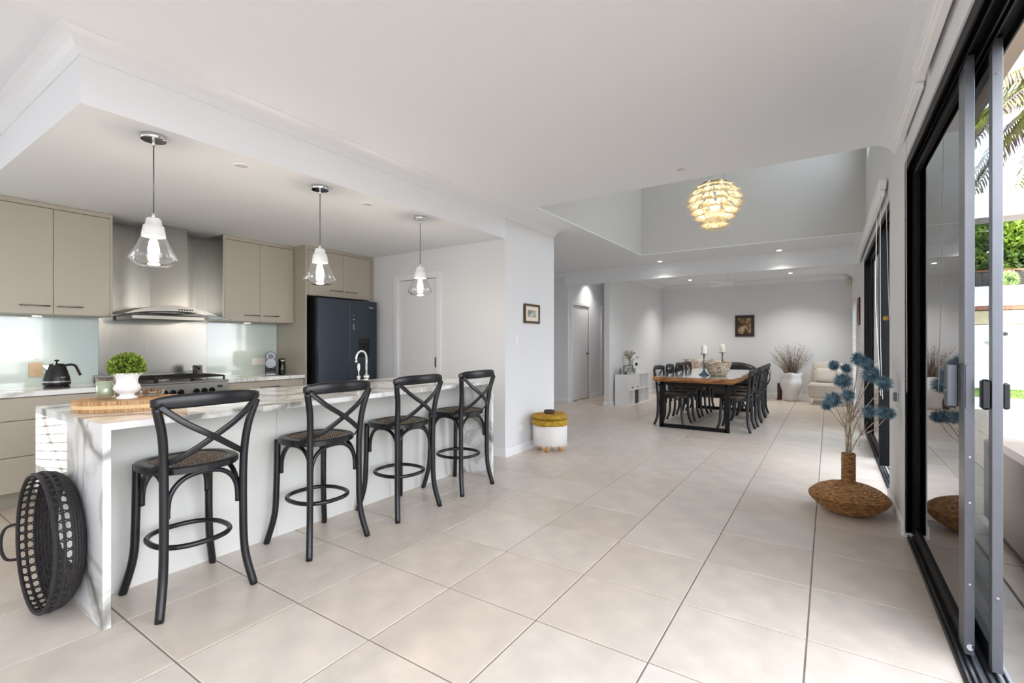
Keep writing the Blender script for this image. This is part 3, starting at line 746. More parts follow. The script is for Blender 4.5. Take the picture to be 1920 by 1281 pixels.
# range cooker
t = thing('range_cooker', 'wide stainless range cooker with gas hob and black knobs', 'cooker', (-5.03, 1.96, 0))
y0, y1 = -0.448, 0.448
obj('body', MB().box(-0.60, -0.02, y0, y1, 0.10, 0.872), M['steelh'], t)
obj('hob_top', MB().rbox(-0.60, 0.012, y0, y1, 0.868, 0.882, 0.003), M['steelh'], t)
obj('control_panel', MB().rbox(-0.02, 0.012, y0, y1, 0.73, 0.866, 0.003), M['steelh'], t)
dd = obj('oven_door', MB().rbox(-0.02, 0.008, y0 + 0.005, y1 - 0.005, 0.16, 0.72, 0.004), M['steelh'], t)
obj('door_glass', MB().rbox(0.008, 0.011, y0 + 0.12, y1 - 0.12, 0.28, 0.58, 0.001), M['gloss'], dd)
mb = MB(); mb.tube([(0.05, y0 + 0.06, 0.67), (0.05, y1 - 0.06, 0.67)], 0.010, 10)
for y in (y0 + 0.09, y1 - 0.09): mb.cyl((0.005, y, 0.67), 0.007, 0.045, 8, axis='x')
obj('handle', mb, M['chrome'], dd)
obj('back_guard', MB().rbox(-0.60, -0.575, y0, y1, 0.882, 0.945, 0.003), M['steelh'], t)
for k, yy in enumerate((-0.103, -0.040, 0.025, 0.155, 0.225, 0.291)):
    kn = obj('knob', MB().cyl((0.012, yy, 0.785), 0.027, 0.006, 20, axis='x').cyl((0.018, yy, 0.785), 0.021, 0.026, 20, axis='x', r2=0.018).box(0.044, 0.05, yy - 0.004, yy + 0.004, 0.768, 0.802), M['gloss'], t)
obj('badge', MB().box(0.012, 0.0145, 0.345, 0.39, 0.805, 0.828), M['iron'], t)
obj('indicator', MB().box(0.012, 0.0135, 0.335, 0.345, 0.768, 0.776).box(0.012, 0.0135, 0.365, 0.375, 0.768, 0.776).box(0.012, 0.0135, 0.395, 0.405, 0.768, 0.776), M['iron'], t)
for (bx, by, br) in ((-0.17, -0.30, 0.045), (-0.43, -0.30, 0.035), (-0.30, 0.0, 0.065), (-0.17, 0.30, 0.035), (-0.43, 0.30, 0.045)):
    b = obj('burner', MB().cyl((bx, by, 0.882), br, 0.014, 20).cyl((bx, by, 0.896), br * 0.72, 0.008, 20), M['chrome'], t)
    obj('burner_cap', MB().cyl((bx, by, 0.904), br * 0.62, 0.006, 20), M['iron'], b)
for cy in (-0.295, 0.0, 0.295):
    mb = MB(); a, b, c, d = -0.545, -0.055, cy - 0.140, cy + 0.140
    zt = 0.916
    for (p, q) in (((a, c), (b, c)), ((b, c), (b, d)), ((b, d), (a, d)), ((a, d), (a, c)), (((a + b) / 2, c), ((a + b) / 2, d)), ((a, cy), (a + .16, cy)), ((b, cy), (b - .16, cy)), ((-0.30, cy), (-0.36, cy)), ((-0.17, c), (-0.17, c + .1)), ((-0.17, d), (-0.17, d - .1)), ((-0.43, c), (-0.43, c + .1)), ((-0.43, d), (-0.43, d - .1))):
        mb.tube([(p[0], p[1], zt), (q[0], q[1], zt)], 0.008, 6)
    for (p, q) in ((a, c), (b, c), (b, d), (a, d)): mb.cyl((p, q, 0.882), 0.010, 0.038, 8)
    obj('pan_support', mb, M['iron'], t)

# range hood
t = thing('range_hood', 'steel range hood with curved glass canopy and square chimney', 'hood', (-5.35, 2.0, 1.47))
obj('chimney', MB().box(-0.285, 0.02, -0.145, 0.165, 0.06, 0.905), M['steel'], t)
def arc(y): return 1.0 - (y / 0.50) ** 2
def arcslab(x0, x1, ya, yb, zf0, zf1, n=24):
    mb = MB(); vs = []
    for i in range(n + 1):
        y = ya + (yb - ya) * i / n
        vs += [(x0, y, zf0(y)), (x1, y, zf0(y)), (x1, y, zf1(y)), (x0, y, zf1(y))]
    fs = [(0, 1, 2, 3), (n * 4 + 3, n * 4 + 2, n * 4 + 1, n * 4)]
    for i in range(n):
        b = i * 4
        for k in range(4): fs.append((b + k, b + 4 + k, b + 4 + (k + 1) % 4, b + (k + 1) % 4))
    return mb.add(vs, fs)
g0 = lambda y: 0.006 + 0.062 * arc(y)
obj('canopy_glass', arcslab(-0.26, 0.215, -0.49, 0.49, g0, lambda y: g0(y) + 0.006), M['clear'], t)
obj('glass_edge', arcslab(0.2155, 0.218, -0.49, 0.49, lambda y: g0(y) - 0.001, lambda y: g0(y) + 0.006), M['gloss'], t)
obj('motor_housing', arcslab(-0.26, 0.205, -0.40, 0.36, lambda y: g0(y) + 0.0065, lambda y: g0(y) + 0.0075 + 0.052 * max(0, 1 - ((y + 0.02) / 0.385) ** 2)), M['steelh'], t)
obj('filter_box', MB().rbox(-0.24, 0.15, -0.33, 0.27, -0.012, 0.035, 0.008), M['steelh'], t)
mb = MB()
for k in range(6): mb.rbox(0.205, 0.209, 0.015 + k * 0.022, 0.029 + k * 0.022, 0.083, 0.096, 0.001)
obj('button', mb, M['gloss'], t)

# fridge
t = thing('fridge', 'dark grey french-door fridge with water dispenser', 'fridge', (-4.90, 3.765, 0))
obj('cabinet_body', MB().rbox(-0.66, -0.065, -0.415, 0.415, 0.03, 1.775, 0.004), M['fridgedk'], t)
d = obj('door', MB().rbox(-0.06, 0, -0.425, -0.002, 0.775, 1.77, 0.006), M['fridge'], t)
d2_ = obj('door', MB().rbox(-0.06, 0, 0.002, 0.425, 0.775, 1.77, 0.006), M['fridge'], t)
obj('freezer_drawer', MB().rbox(-0.06, 0, -0.425, 0.425, 0.41, 0.755, 0.006), M['fridge'], t)
obj('freezer_drawer', MB().rbox(-0.06, 0, -0.425, 0.425, 0.06, 0.395, 0.006), M['fridge'], t)
obj('hinge_cover', MB().rbox(-0.10, -0.01, -0.42, -0.34, 1.775, 1.79, 0.003), M['fridgedk'], t)
ds = obj('dispenser', MB().rbox(0.0, 0.004, 0.135, 0.30, 1.06, 1.30, 0.002), M['gloss'], d2_)
obj('dispenser_recess', MB().rbox(0.004, 0.006, 0.150, 0.285, 1.075, 1.235, 0.002).cyl((0.006, 0.218, 1.19), 0.014, 0.02, 12, axis='x'), M['fridgedk'], ds)
mb = MB()
for k, z in enumerate((1.58, 1.53, 1.47, 1.45, 1.43, 1.41)): mb.box(0.0, 0.0015, 0.055, 0.075 if k % 2 else 0.068, z, z + 0.008)
obj('touch_mark', mb, M['text'], d2_)
def text(name, s, size, loc, rot, m, parent, ext=0.0008):
    c = bpy.data.curves.new(name, 'FONT'); c.body = s; c.size = size; c.extrude = ext; c.align_x = 'CENTER'; c.align_y = 'CENTER'
    o = bpy.data.objects.new(name, c); COL.objects.link(o)
    dg = bpy.context.evaluated_depsgraph_get(); me = bpy.data.meshes.new_from_object(o.evaluated_get(dg)); me.name = name
    bpy.data.objects.remove(o); me.materials.clear(); me.materials.append(M[m])
    o = bpy.data.objects.new(name, me); COL.objects.link(o); o.location = loc; o.rotation_euler = rot; o.parent = parent; return o
text('lettering', 'Haier', 0.034, (0.001, 0.335, 1.692), (radians(90), 0, radians(90)), 'text', d2_)

# kitchen island: worktop with waterfall ends, and the cabinet beneath
XI, XB, YA, YZ, ZT = -2.618, -3.655, 0.736, 3.62, 0.895
t = thing('island_worktop', 'veined white marble island worktop with waterfall ends', 'worktop', (XI, YA, 0))
W_, L_ = XB - XI, YZ - YA
sx0, sx1, sy0, sy1 = -3.44 - XI, -3.05 - XI, 2.98 - YA, 3.40 - YA       # sink cut-out
mb = MB(); grid(mb, 'z', ZT - 0.030, ZT, W_, 0, 0, L_, [(sx0, sx1, sy0, sy1)]); obj('top_slab', mb, M['marble'], t)
mb = MB(); mb.rbox(W_, 0, 0, 0.030, 0, ZT - 0.030, 0.0015); obj('waterfall_end', mb, M['marble'], t)
mb = MB(); mb.rbox(W_, 0, L_ - 0.030, L_, 0, ZT - 0.030, 0.0015); obj('waterfall_end', mb, M['marble'], t)
t = thing('island_cabinet', 'pale grey panelled island cabinet below the marble top', 'cabinet', (-2.96, YA, 0))
XC = -2.96
obj('carcass', MB().box(-0.60, -0.02, 0.032, L_ - 0.032, 0.0, ZT - 0.032), M['islandp'], t)
ys = [0.032, 0.98, 1.93, L_ - 0.032]
for k in range(3): obj('front_panel', MB().rbox(-0.018, 0, ys[k] + 0.0008, ys[k + 1] - 0.0008, 0.0, ZT - 0.034, 0.001), M['islandp'], t)
t = thing('kitchen_sink', 'stainless sink let into the far end of the island', 'sink', (-3.245, 3.19, ZT))
mb = MB(); hx, hy = 0.195, 0.21
for (a, b, c, d) in ((-hx - .02, -hx, -hy - .02, hy + .02), (hx, hx + .02, -hy - .02, hy + .02), (-hx, hx, -hy - .02, -hy), (-hx, hx, hy, hy + .02)): mb.box(a, b, c, d, 0.0, 0.004)
obj('rim', mb, M['steelh'], t)
mb = MB(); e = hx - 0.001; f = hy - 0.001
for (a, b, c, d, z0, z1) in ((-e, -e + .004, -f, f, -.029, 0.0), (e - .004, e, -f, f, -.029, 0.0), (-e, e, -f, -f + .004, -.029, 0.0), (-e, e, f - .004, f, -.029, 0.0), (-e, e, -f, f, -0.031, -0.0285)): mb.box(a, b, c, d, z0, z1)
obj('basin', mb, M['steelh'], t)
obj('drain', MB().cyl((0, 0, -0.0285), 0.04, 0.004, 20), M['chrome'], t)
t = thing('mixer_tap', 'chrome gooseneck tap with a white ceramic lever', 'tap', (-3.46, 2.84, ZT))
obj('base', MB().lathe([(0.030, 0), (0.030, 0.008), (0.018, 0.014), (0.018, 0.03), (0.026, 0.04), (0.026, 0.055), (0.016, 0.065), (0.0001, 0.066)], 20), M['chrome'], t)
neck = [(0, 0, 0.05), (0, 0, 0.12), (0, 0, 0.19)]
for k in range(1, 13):
    a = pi * k / 12; neck.append((0 + 0.0 * a, -0.055 + 0.055 * cos(a), 0.215 + 0.062 * sin(a)))
neck.append((0, -0.112, 0.188))
neck = [(p[0] - 0.7 * p[1] * 0, p[1], p[2]) for p in neck]
sp = obj('spout', MB().tube(neck, 0.0095, 12).cyl((0, -0.1115, 0.176), 0.0115, 0.02, 14), M['chrome'], t); 
obj('side_valve', MB().lathe([(0.024, 0), (0.024, 0.008), (0.014, 0.014), (0.014, 0.035), (0.019, 0.045), (0.012, 0.055), (0.005, 0.06), (0.004, 0.10)], 18, (-0.055, -0.040, 0)), M['chrome'], t)
o = obj('lever', MB().lathe([(0.004, 0.095), (0.009, 0.10), (0.013, 0.125), (0.012, 0.15), (0.006, 0.165), (0.0001, 0.168)], 14, (-0.055, -0.040, 0)), M['ceramic'], t); o['label'] = 'white ceramic lever'

# ---------------------------------------------------------------- small things on the worktops
t = thing('chopping_board', 'thick round bamboo chopping board at the near end of the island', 'board', (-3.10, 0.995, ZT + 0.0005), rz=radians(56))
ol = [(0.245 * math.copysign(abs(cos(a)) ** 0.75, cos(a)), 0.150 * math.copysign(abs(sin(a)) ** 0.8, sin(a))) for a in [2 * pi * k / 48 for k in range(48)]]
def scl(o_, s): return [(x * s, y * s) for x, y in o_]
obj('lower_layer', MB().prism(scl(ol, 0.985), 0, 0.018), M['wood'], t)
obj('middle_band', MB().prism(ol, 0.018, 0.036), M['woodl'], t)
obj('upper_layer', MB().prism(ol, 0.036, 0.054).prism(scl(ol, 0.985), 0.054, 0.058), M['wood'], t)
ZBd = ZT + 0.0590
t = thing('potted_topiary', 'clipped green ball plant in a white fluted urn', 'plant', (-3.07, 0.965, ZBd)); t.scale = (0.93, 0.93, 0.93)
pr = [(0.044, 0), (0.050, 0.003), (0.046, 0.010), (0.034, 0.018), (0.034, 0.028), (0.050, 0.040), (0.060, 0.056), (0.058, 0.072), (0.048, 0.086), (0.047, 0.105), (0.056, 0.128), (0.072, 0.140), (0.074, 0.146), (0.066, 0.148), (0.052, 0.135), (0.0001, 0.130)]
mb = MB(); n = 64; vs = []
for (r, z) in pr:
    for i in range(n):
        a = 2 * pi * i / n; fl_ = 1 + (0.05 * abs(sin(a * 8)) if 0.035 < z < 0.125 and r > 0.04 else 0); vs.append((r * fl_ * cos(a), r * fl_ * sin(a), z))
mb.add(vs, [(k * n + i, k * n + (i + 1) % n, k * n + n + (i + 1) % n, k * n + n + i) for k in range(len(pr) - 1) for i in range(n)], smooth=True)
mb.f.append(tuple(range(n - 1, -1, -1))); mb.mi.append(0); mb.sm.append(False)
obj('urn', mb, M['ceramic'], t)
def leafball(n, r, c, size, sz=1.0, zmin=-1):
    mb = MB()
    for k in range(n):
        while True:
            d = Vector((random.gauss(0, 1), random.gauss(0, 1), random.gauss(0, 1))).normalized()
            if d.z > zmin: break
        rr = r * random.uniform(0.80, 1.02); p = Vector((d.x * rr, d.y * rr, d.z * rr * sz)) + Vector(c)
        ax = (d + Vector((random.uniform(-.8, .8), random.uniform(-.8, .8), random.uniform(-.6, .8)))).normalized()
        sd_ = ax.cross(Vector((random.uniform(-1, 1), random.uniform(-1, 1), random.uniform(-1, 1)))).normalized()
        s_ = size * random.uniform(0.7, 1.25); nn = ax.cross(sd_)
        mb.add([p - ax * s_ * 0.5, p + sd_ * s_ * 0.38 + nn * s_ * .1, p + ax * s_ * 0.7, p - sd_ * s_ * 0.38 + nn * s_ * .1], [(0, 1, 2, 3)])
    return mb
mb = leafball(1500, 0.083, (0, 0, 0.178), 0.017, 0.92, -0.5)
o = obj('foliage', mb, M['leaf'], t, fix=False); o['kind'] = 'stuff'
obj('foliage_core', MB().ball((0, 0, 0.172), 0.066, 18, 12, sz=0.9), mat('topiary_core', S(30, 52, 14), 0.8, noise=0.3), t)
t = thing('jar_candle', 'pale green candle in a clear glass jar beside the urn', 'candle', (-3.172, 0.905, ZBd))
obj('jar', MB().lathe([(0.001, 0.0), (0.038, 0.0), (0.041, 0.004), (0.041, 0.108), (0.0388, 0.108), (0.0388, 0.016), (0.001, 0.014)], 28), M['clear'], t)
obj('wax', MB().cyl((0, 0, 0.017), 0.0382, 0.072, 28), M['candle'], t)
t = thing('potpourri_bowl', 'low clear bowl of brown potpourri on the chopping board', 'bowl', (-3.115, 1.092, ZBd)); t.scale = (0.86, 0.86, 0.95)
obj('bowl', MB().lathe([(0.001, 0.0), (0.04, 0.0), (0.060, 0.012), (0.066, 0.032), (0.063, 0.033), (0.057, 0.014), (0.038, 0.004), (0.001, 0.004)], 26), M['clear'], t)
mb = MB()
for k in range(90):
    a, rr = random.uniform(0, 2 * pi), 0.053 * sqrt(random.random()); mb.ball((rr * cos(a), rr * sin(a), 0.014 + random.uniform(0, .024) * (1 - (rr / .06) ** 2) + 0.006), random.uniform(0.005, 0.010), 6, 4, sz=0.7)
o = obj('potpourri', mb, M['nuts'], t); o['kind'] = 'stuff'
t = thing('electric_kettle', 'matt black electric kettle with a chrome band', 'kettle', (-5.33, 1.20, 0.8765))
obj('power_base', MB().cyl((0, 0, 0), 0.082, 0.014, 28).cyl((0, 0, 0.014), 0.074, 0.006, 28), M['gloss'], t)
obj('body', MB().lathe([(0.001, 0.020), (0.084, 0.020), (0.088, 0.028), (0.088, 0.044), (0.086, 0.058), (0.082, 0.085), (0.070, 0.13), (0.055, 0.178), (0.052, 0.188), (0.001, 0.192)], 30), M['black'], t)
obj('chrome_band', MB().lathe([(0.0885, 0.046), (0.0905, 0.048), (0.0905, 0.053), (0.0875, 0.055)], 30), M['chrome'], t)
ld = obj('lid', MB().lathe([(0.050, 0.189), (0.044, 0.196), (0.001, 0.199)], 24), M['gloss'], t)
obj('lid_knob', MB().lathe([(0.005, 0.196), (0.005, 0.212), (0.018, 0.222), (0.018, 0.228), (0.001, 0.231)], 16), M['gloss'], ld)
obj('handle', MB().tube(crom([(0, 0.048, 0.178), (0, 0.085, 0.186), (0, 0.115, 0.176), (0, 0.130, 0.145), (0, 0.150, 0.092)], 6), 0.010, 10), M['black'], t)
obj('spout', MB().add([(0.018, -0.052, 0.135), (-0.018, -0.052, 0.135), (0.014, -0.050, 0.185), (-0.014, -0.050, 0.185), (0, -0.088, 0.182), (0, -0.070, 0.140)], [(0, 2, 4, 5), (1, 5, 4, 3), (2, 3, 4), (0, 5, 1), (0, 1, 3, 2)]), M['chrome'], t)
obj('badge', MB().box(0.078, 0.086, 0.0, 0.035, 0.082, 0.090), M['chrome'], t)
t = thing('coffee_machine', 'black capsule coffee machine with a round silver front', 'coffee machine', (-5.27, 2.985, 0.8765), rz=radians(-29))
ol = [(y, z) for y, z in rrect(-0.060, 0.060, 0.0, 0.27, 0.055, 6)]
m = MB(); n_ = len(ol); prof = [(y, z if z > 0.09 else (z if z > .05 else z)) for y, z in ol]
m.extr([(p[0], p[1]) for p in rrect(-0.058, 0.058, 0.085, 0.27, 0.05, 6)], 'x', -0.22, 0.03)
obj('housing', m, M['gloss'], t)
obj('rear_column', MB().rbox(-0.22, -0.06, -0.058, 0.058, 0.0, 0.12, 0.006), M['gloss'], t)
obj('drip_tray', MB().rbox(-0.06, 0.06, -0.05, 0.05, 0.0, 0.03, 0.006).rbox(-0.05, 0.055, -0.045, 0.045, 0.03, 0.035, 0.002), M['pewter'], t)
obj('front_dial', MB().cyl((0.03, 0, 0.215), 0.042, 0.01, 24, axis='x'), M['pewter'], t)
obj('dial_centre', MB().cyl((0.04, 0, 0.215), 0.030, 0.012, 20, axis='x'), M['gloss'], t)
obj('front_plate', MB().cyl((0.03, 0, 0.135), 0.052, 0.006, 28, axis='x'), M['pewter'], t)
obj('nozzle', MB().cyl((0.015, 0, 0.07), 0.016, 0.03, 14), M['gloss'], t)
t = thing('milk_frother', 'tall black milk frother with a steel rim beside the coffee machine', 'frother', (-5.30, 3.135, 0.8765))
obj('body', MB().lathe([(0.036, 0), (0.038, 0.01), (0.036, 0.15), (0.033, 0.155), (0.033, 0.165)], 22, cap0=True, cap1=True), M['gloss'], t)
obj('rim', MB().cyl((0, 0, 0.150), 0.0375, 0.022, 22), M['chrome'], t); obj('lid', MB().cyl((0, 0, 0.172), 0.035, 0.012, 22).ball((0, 0, 0.186), 0.01, 10, 6), M['gloss'], t)
t = thing('steel_canister', 'small steel pot standing at the right back of the hob', 'pot', (-5.40, 2.392, 0.8765 + 0.055))
t.location = (-5.43, 2.30, 0.9245)
obj('pot', MB().lathe([(0.040, 0.0), (0.043, 0.003), (0.043, 0.088), (0.045, 0.09), (0.041, 0.09), (0.040, 0.005), (0.001, 0.004)], 26, cap0=True), M['chrome'], t)
obj('handle', MB().tube([(0, -0.043, 0.075), (0, -0.062, 0.07), (0, -0.062, 0.035), (0, -0.043, 0.03)], 0.0035, 8), M['chrome'], t)
def plate(name, label, cat, plane, x, y, z, wdt, hgt, m, toggles, tm_='plate'):
    t = thing(name, label, cat, (x, y, z)); h, v = wdt / 2, hgt / 2
    if plane == 'x': f = lambda a, b, c, d, e, g_: MB().rbox(e, g_, a, b, c, d, 0.0012)
    else: f = lambda a, b, c, d, e, g_: MB().rbox(a, b, -g_, -e, c, d, 0.0012)
    obj('faceplate', f(-h, h, -v, v, 0, 0.008), M[m], t)
    for (a, b, s) in toggles: obj('switch', f(a - s, a + s, b - s * 1.2, b + s * 1.2, 0.008, 0.012), M[tm_], t)
    return t
plate('power_socket', 'tan square socket plate on the splashback beside the kettle', 'socket', 'x', XL + 0.0105, 1.133, 1.018, 0.088, 0.122, 'platet', [(0.012, 0, 0.014)], 'platet')
plate('power_socket', 'white double power socket behind the coffee machine', 'socket', 'x', XL + 0.0105, 3.04, 1.022, 0.145, 0.08, 'plate', [(-0.03, 0.018, 0.010), (0.03, 0.018, 0.010)])
o = obj('wall_hook', MB().cyl((XL + 0.0105, 2.868, 0.950), 0.008, 0.006, 12, axis='x').tube([(XL + .016, 2.868, .95), (XL + .03, 2.868, .945), (XL + .032, 2.868, .96)], 0.003, 6), M['white']); tag(o, 'tiny white hook on the aqua splashback right of the hob', 'hook')
plate('light_switch', 'white double light switch on the pillar below the small picture', 'switch', 'x', XP + 0.0005, 4.484, 1.275, 0.075, 0.118, 'plate', [(0, 0.025, 0.008), (0, -0.025, 0.008)])
plate('power_socket', 'white power socket low on the pillar left of the fur stool', 'socket', 'x', XP + 0.0005, 4.58, 0.275, 0.115, 0.075, 'plate', [(-0.03, 0.015, 0.008), (0.03, 0.015, 0.008)])
plate('light_switch', 'white light switch on the dining room wall above the cube shelf', 'switch', 'x', -3.5695, 9.02, 1.27, 0.075, 0.118, 'plate', [(0, 0, 0.01)])

# woven basket leaning on the island end
def ring_pts(c, r, n, axis='y', ph=0): return [(c[0] + r * cos(2 * pi * k / n + ph), c[1], c[2] + r * sin(2 * pi * k / n + ph)) for k in range(n)]
t = thing('woven_basket', 'round black woven basket on its rim against the island end', 'basket', (-3.05, 0.606, 0.0)); t.rotation_euler = (-0.02, 0, 0)
prof = [(0.0, 0.310), (0.025, 0.316), (0.05, 0.314), (0.075, 0.302), (0.10, 0.278), (0.115, 0.245), (0.125, 0.18)]   # (depth along +y, radius)
def rad(d):
    for (a, ra), (b, rb) in zip(prof, prof[1:]):
        if a <= d <= b: return ra + (rb - ra) * (d - a) / (b - a)
    return prof[-1][1]
CZ = 0.325
mb = MB()
for d_ in (0.0, 0.03, 0.06): mb.tube(ring_pts((0, d_, CZ), rad(d_), 64), 0.006 if d_ else 0.0085, 6, closed=True)
obj('rim', mb, M['blackweave'], t)
mb = MB(); NN = 96
for band in ((0.0, 0.03), (0.03, 0.06)):
    for k in range(NN):
        a0 = 2 * pi * k / NN; sl = (0.9 if k % 2 else -0.9) * pi / NN
        pts = [(rad(d_) * cos(a0 + sl * q), d_, CZ + rad(d_) * sin(a0 + sl * q)) for q, d_ in ((0, band[0]), (1, (band[0] + band[1]) / 2), (0, band[1]))]
        mb.tube(pts, 0.0038, 5)
o = obj('open_netting', mb, M['blackweave'], t); o['kind'] = 'stuff'
mb = MB(); vs = []; n = 72; P2 = [(0.06, rad(0.06))] + [(d_, rad(d_)) for d_ in (0.07, 0.08, 0.09, 0.10, 0.108, 0.115, 0.12, 0.125)] + [(0.127, 0.10), (0.128, 0.001)]
for q, (d_, r_) in enumerate(P2):
    for i in range(n):
        a = 2 * pi * i / n; rr = r_ + 0.004 * (1 if (i + q) % 2 else -1) * (r_ > .01); vs.append((rr * cos(a), d_, CZ + rr * sin(a)))
mb.add(vs, [(k * n + i, k * n + n + i, k * n + n + (i + 1) % n, k * n + (i + 1) % n) for k in range(len(P2) - 1) for i in range(n)])
for d_ in (0.07, 0.082, 0.094, 0.106, 0.117): mb.tube(ring_pts((0, d_, CZ), rad(d_) + 0.003, 64), 0.006, 6, closed=True)
o = obj('woven_base', mb, M['blackweave'], t, fix=True)
for a in (radians(192), radians(25)):
    c = Vector((0.32 * cos(a), 0, 0.32 * sin(a) + CZ)); tn = Vector((-sin(a), 0, cos(a))); rd = Vector((cos(a), 0, sin(a)))
    pts = [c - tn * 0.085, c - tn * 0.075 + Vector((0, -0.035, 0)) + rd * 0.02, c - tn * 0.03 + Vector((0, -0.05, 0)) + rd * .03, c + tn * 0.03 + Vector((0, -0.05, 0)) + rd * .03, c + tn * 0.075 + Vector((0, -0.035, 0)) + rd * .02, c + tn * 0.085]
    if a > 3: obj('handle', MB().tube(crom(pts, 5), 0.007, 8), M['blackweave'], t)

# ---------------------------------------------------------------- bar stools
def cross_chair(name, cat, seat_z, top_z, ring_z, m, label, back=1.0):
    t = thing(name, label, cat)
    k = 1.0
    ol = []
    for i in range(40):
        a = 2 * pi * i / 40; r_ = 0.205
        ol.append((r_ * math.copysign(abs(cos(a)) ** 0.8, cos(a)) * 0.98, r_ * math.copysign(abs(sin(a)) ** 0.8, sin(a)) * (1.04 - 0.05 * cos(a))))
    mb = MB(); mb.prism(scl(ol, 0.97), seat_z - 0.034, seat_z - 0.028); mb.prism(ol, seat_z - 0.028, seat_z - 0.006)
    n = len(ol); zz = seat_z
    A = [(x, y, zz - 0.006) for x, y in ol] + [(x * .97, y * .97, zz) for x, y in ol] + [(x * .76, y * .76, zz) for x, y in ol] + [(x * .75, y * .75, zz - 0.006) for x, y in ol]
    mb.add(A, [(q * n + i, q * n + (i + 1) % n, q * n + n + (i + 1) % n, q * n + n + i) for q in range(3) for i in range(n)], smooth=True)
    seat = obj('seat', mb, m, t)
    A = []
    for s_, dz in ((0.76, -0.003), (0.6, 0.004), (0.3, 0.008), (0.001, 0.009)): A += [(x * s_, y * s_, zz + dz) for x, y in ol]
    mb = MB().add(A, [(q * n + i, q * n + (i + 1) % n, q * n + n + (i + 1) % n, q * n + n + i) for q in range(3) for i in range(n)], smooth=True)
    o = obj('cane_panel', mb, M['cane'], seat); o['label'] = 'woven cane seat panel'
    lh = seat_z - 0.02
    for sy in (-1, 1):
        obj('leg', MB().tube(crom([(-0.165, sy * .165, lh), (-0.172, sy * .168, lh * .55), (-0.180, sy * .176, lh * .27), (-0.215, sy * .208, 0.0)], 6), [0.0190] * 18 + [0.0175], 10), m, t)
        bt = top_z - 0.055
        obj('leg', MB().tube(crom([(0.222, sy * .210, 0.0), (0.186, sy * .182, seat_z * .27), (0.180, sy * .176, seat_z * .6), (0.182, sy * .178, seat_z), (0.200, sy * .190, seat_z + (bt - seat_z) * .55), (0.222, sy * .222, bt)], 6), [0.0175] + [0.0190] * 30, 10), m, t)
    # top rail, curved backwards
    mb = MB(); vs = []; N = 20
    for i in range(N + 1):
        u = -1 + 2 * i / N; y = 0.240 * u; x = 0.262 - 0.050 * u * u; e = (1 - abs(u) ** 6) * 0.5 + 0.5
        h = 0.034 * e; th = 0.011 * e; zc = top_z - 0.034 + 0.006 * (1 - u * u)
        for kk in range(10):
            a = 2 * pi * kk / 10; vs.append((x + th * cos(a), y, zc + h * math.copysign(abs(sin(a)) ** .8, sin(a))))
    mb.add(vs, [(i * 10 + q, i * 10 + (q + 1) % 10, i * 10 + 10 + (q + 1) % 10, i * 10 + 10 + q) for i in range(N) for q in range(10)], smooth=True)
    mb.f.append(tuple(range(9, -1, -1))); mb.mi.append(0); mb.sm.append(False); b_ = N * 10
    mb.f.append(tuple(b_ + q for q in range(10))); mb.mi.append(0); mb.sm.append(False)
    obj('top_rail', mb, m, t)
    # crossed straps
    for sy in (-1, 1):
        zt, zb = top_z - 0.045, seat_z - 0.005
        pts = crom([(0.232, -sy * .215, zt), (0.258, -sy * .12, zt - (zt - zb) * .28), (0.262 + sy * .004, 0, zt - (zt - zb) * .54), (0.225, sy * .12, zt - (zt - zb) * .80), (0.168, sy * .176, zb + 0.030), (0.10, sy * .212, zb - 0.012)], 6)
        obj('cross_strap', MB().tube(pts, 0.0045, 8, w=0.030, up=(1, 0, 0)), m, t)
    # bent hoop brackets between neighbouring legs
    cn = [(-0.168, -0.168), (0.181, -0.178), (0.181, 0.178), (-0.168, 0.168)]
    hb, ht = (0.20 if seat_z > .6 else 0.14), 0.042
    for i in range(4):
        a, b = Vector(cn[i]), Vector(cn[(i + 1) % 4]); md = (a + b) / 2; inn = -md.normalized() * 0.018
        P = []
        for q in range(13):
            th_ = pi * q / 12; s_ = -math.copysign(abs(cos(th_)) ** 0.8, cos(th_)); hz = seat_z - ht - (hb - ht) * (1 - sin(th_) ** 0.85)
            p = a.lerp(b, 0.5 + 0.5 * s_ * 0.88) + inn; P.append((p.x, p.y, hz))
        P = [(P[0][0], P[0][1], P[0][2] - 0.03)] + P + [(P[-1][0], P[-1][1], P[-1][2] - 0.03)]
        obj('hoop_bracket', MB().tube(crom(P, 2), 0.012, 8), m, t)
    if ring_z:
        P = []
        for i in range(48):
            a = 2 * pi * i / 48; P.append((0.004 + 0.172 * math.copysign(abs(cos(a)) ** 0.85, cos(a)), 0.168 * math.copysign(abs(sin(a)) ** 0.85, sin(a)), ring_z))
        obj('foot_ring', MB().tube(P, 0.0128, 10, closed=True), m, t)
    else:
        for sx_ in (-1, 1): pass
    return t
st = cross_chair('bar_stool', 'bar stool', 0.665, 1.012, 0.285, M['black'], '')
SL = ['black cross-back bar stool nearest the camera, in front of the chopping board', 'second black cross-back bar stool from the near end of the island',
      'third black cross-back bar stool from the near end of the island', 'farthest black cross-back bar stool, at the pillar end of the island']
for k, (x, y, r) in enumerate(((-2.700, 1.105, 0.0), (-2.700, 1.832, 0.02), (-2.700, 2.520, -0.02), (-2.695, 3.200, 0.0))):
    if k == 0: st.location = (x, y, 0); st['label'] = SL[0]; st['group'] = 'bar stools along the island'
    else: copy_tree(st, (x, y, 0), r, SL[k])

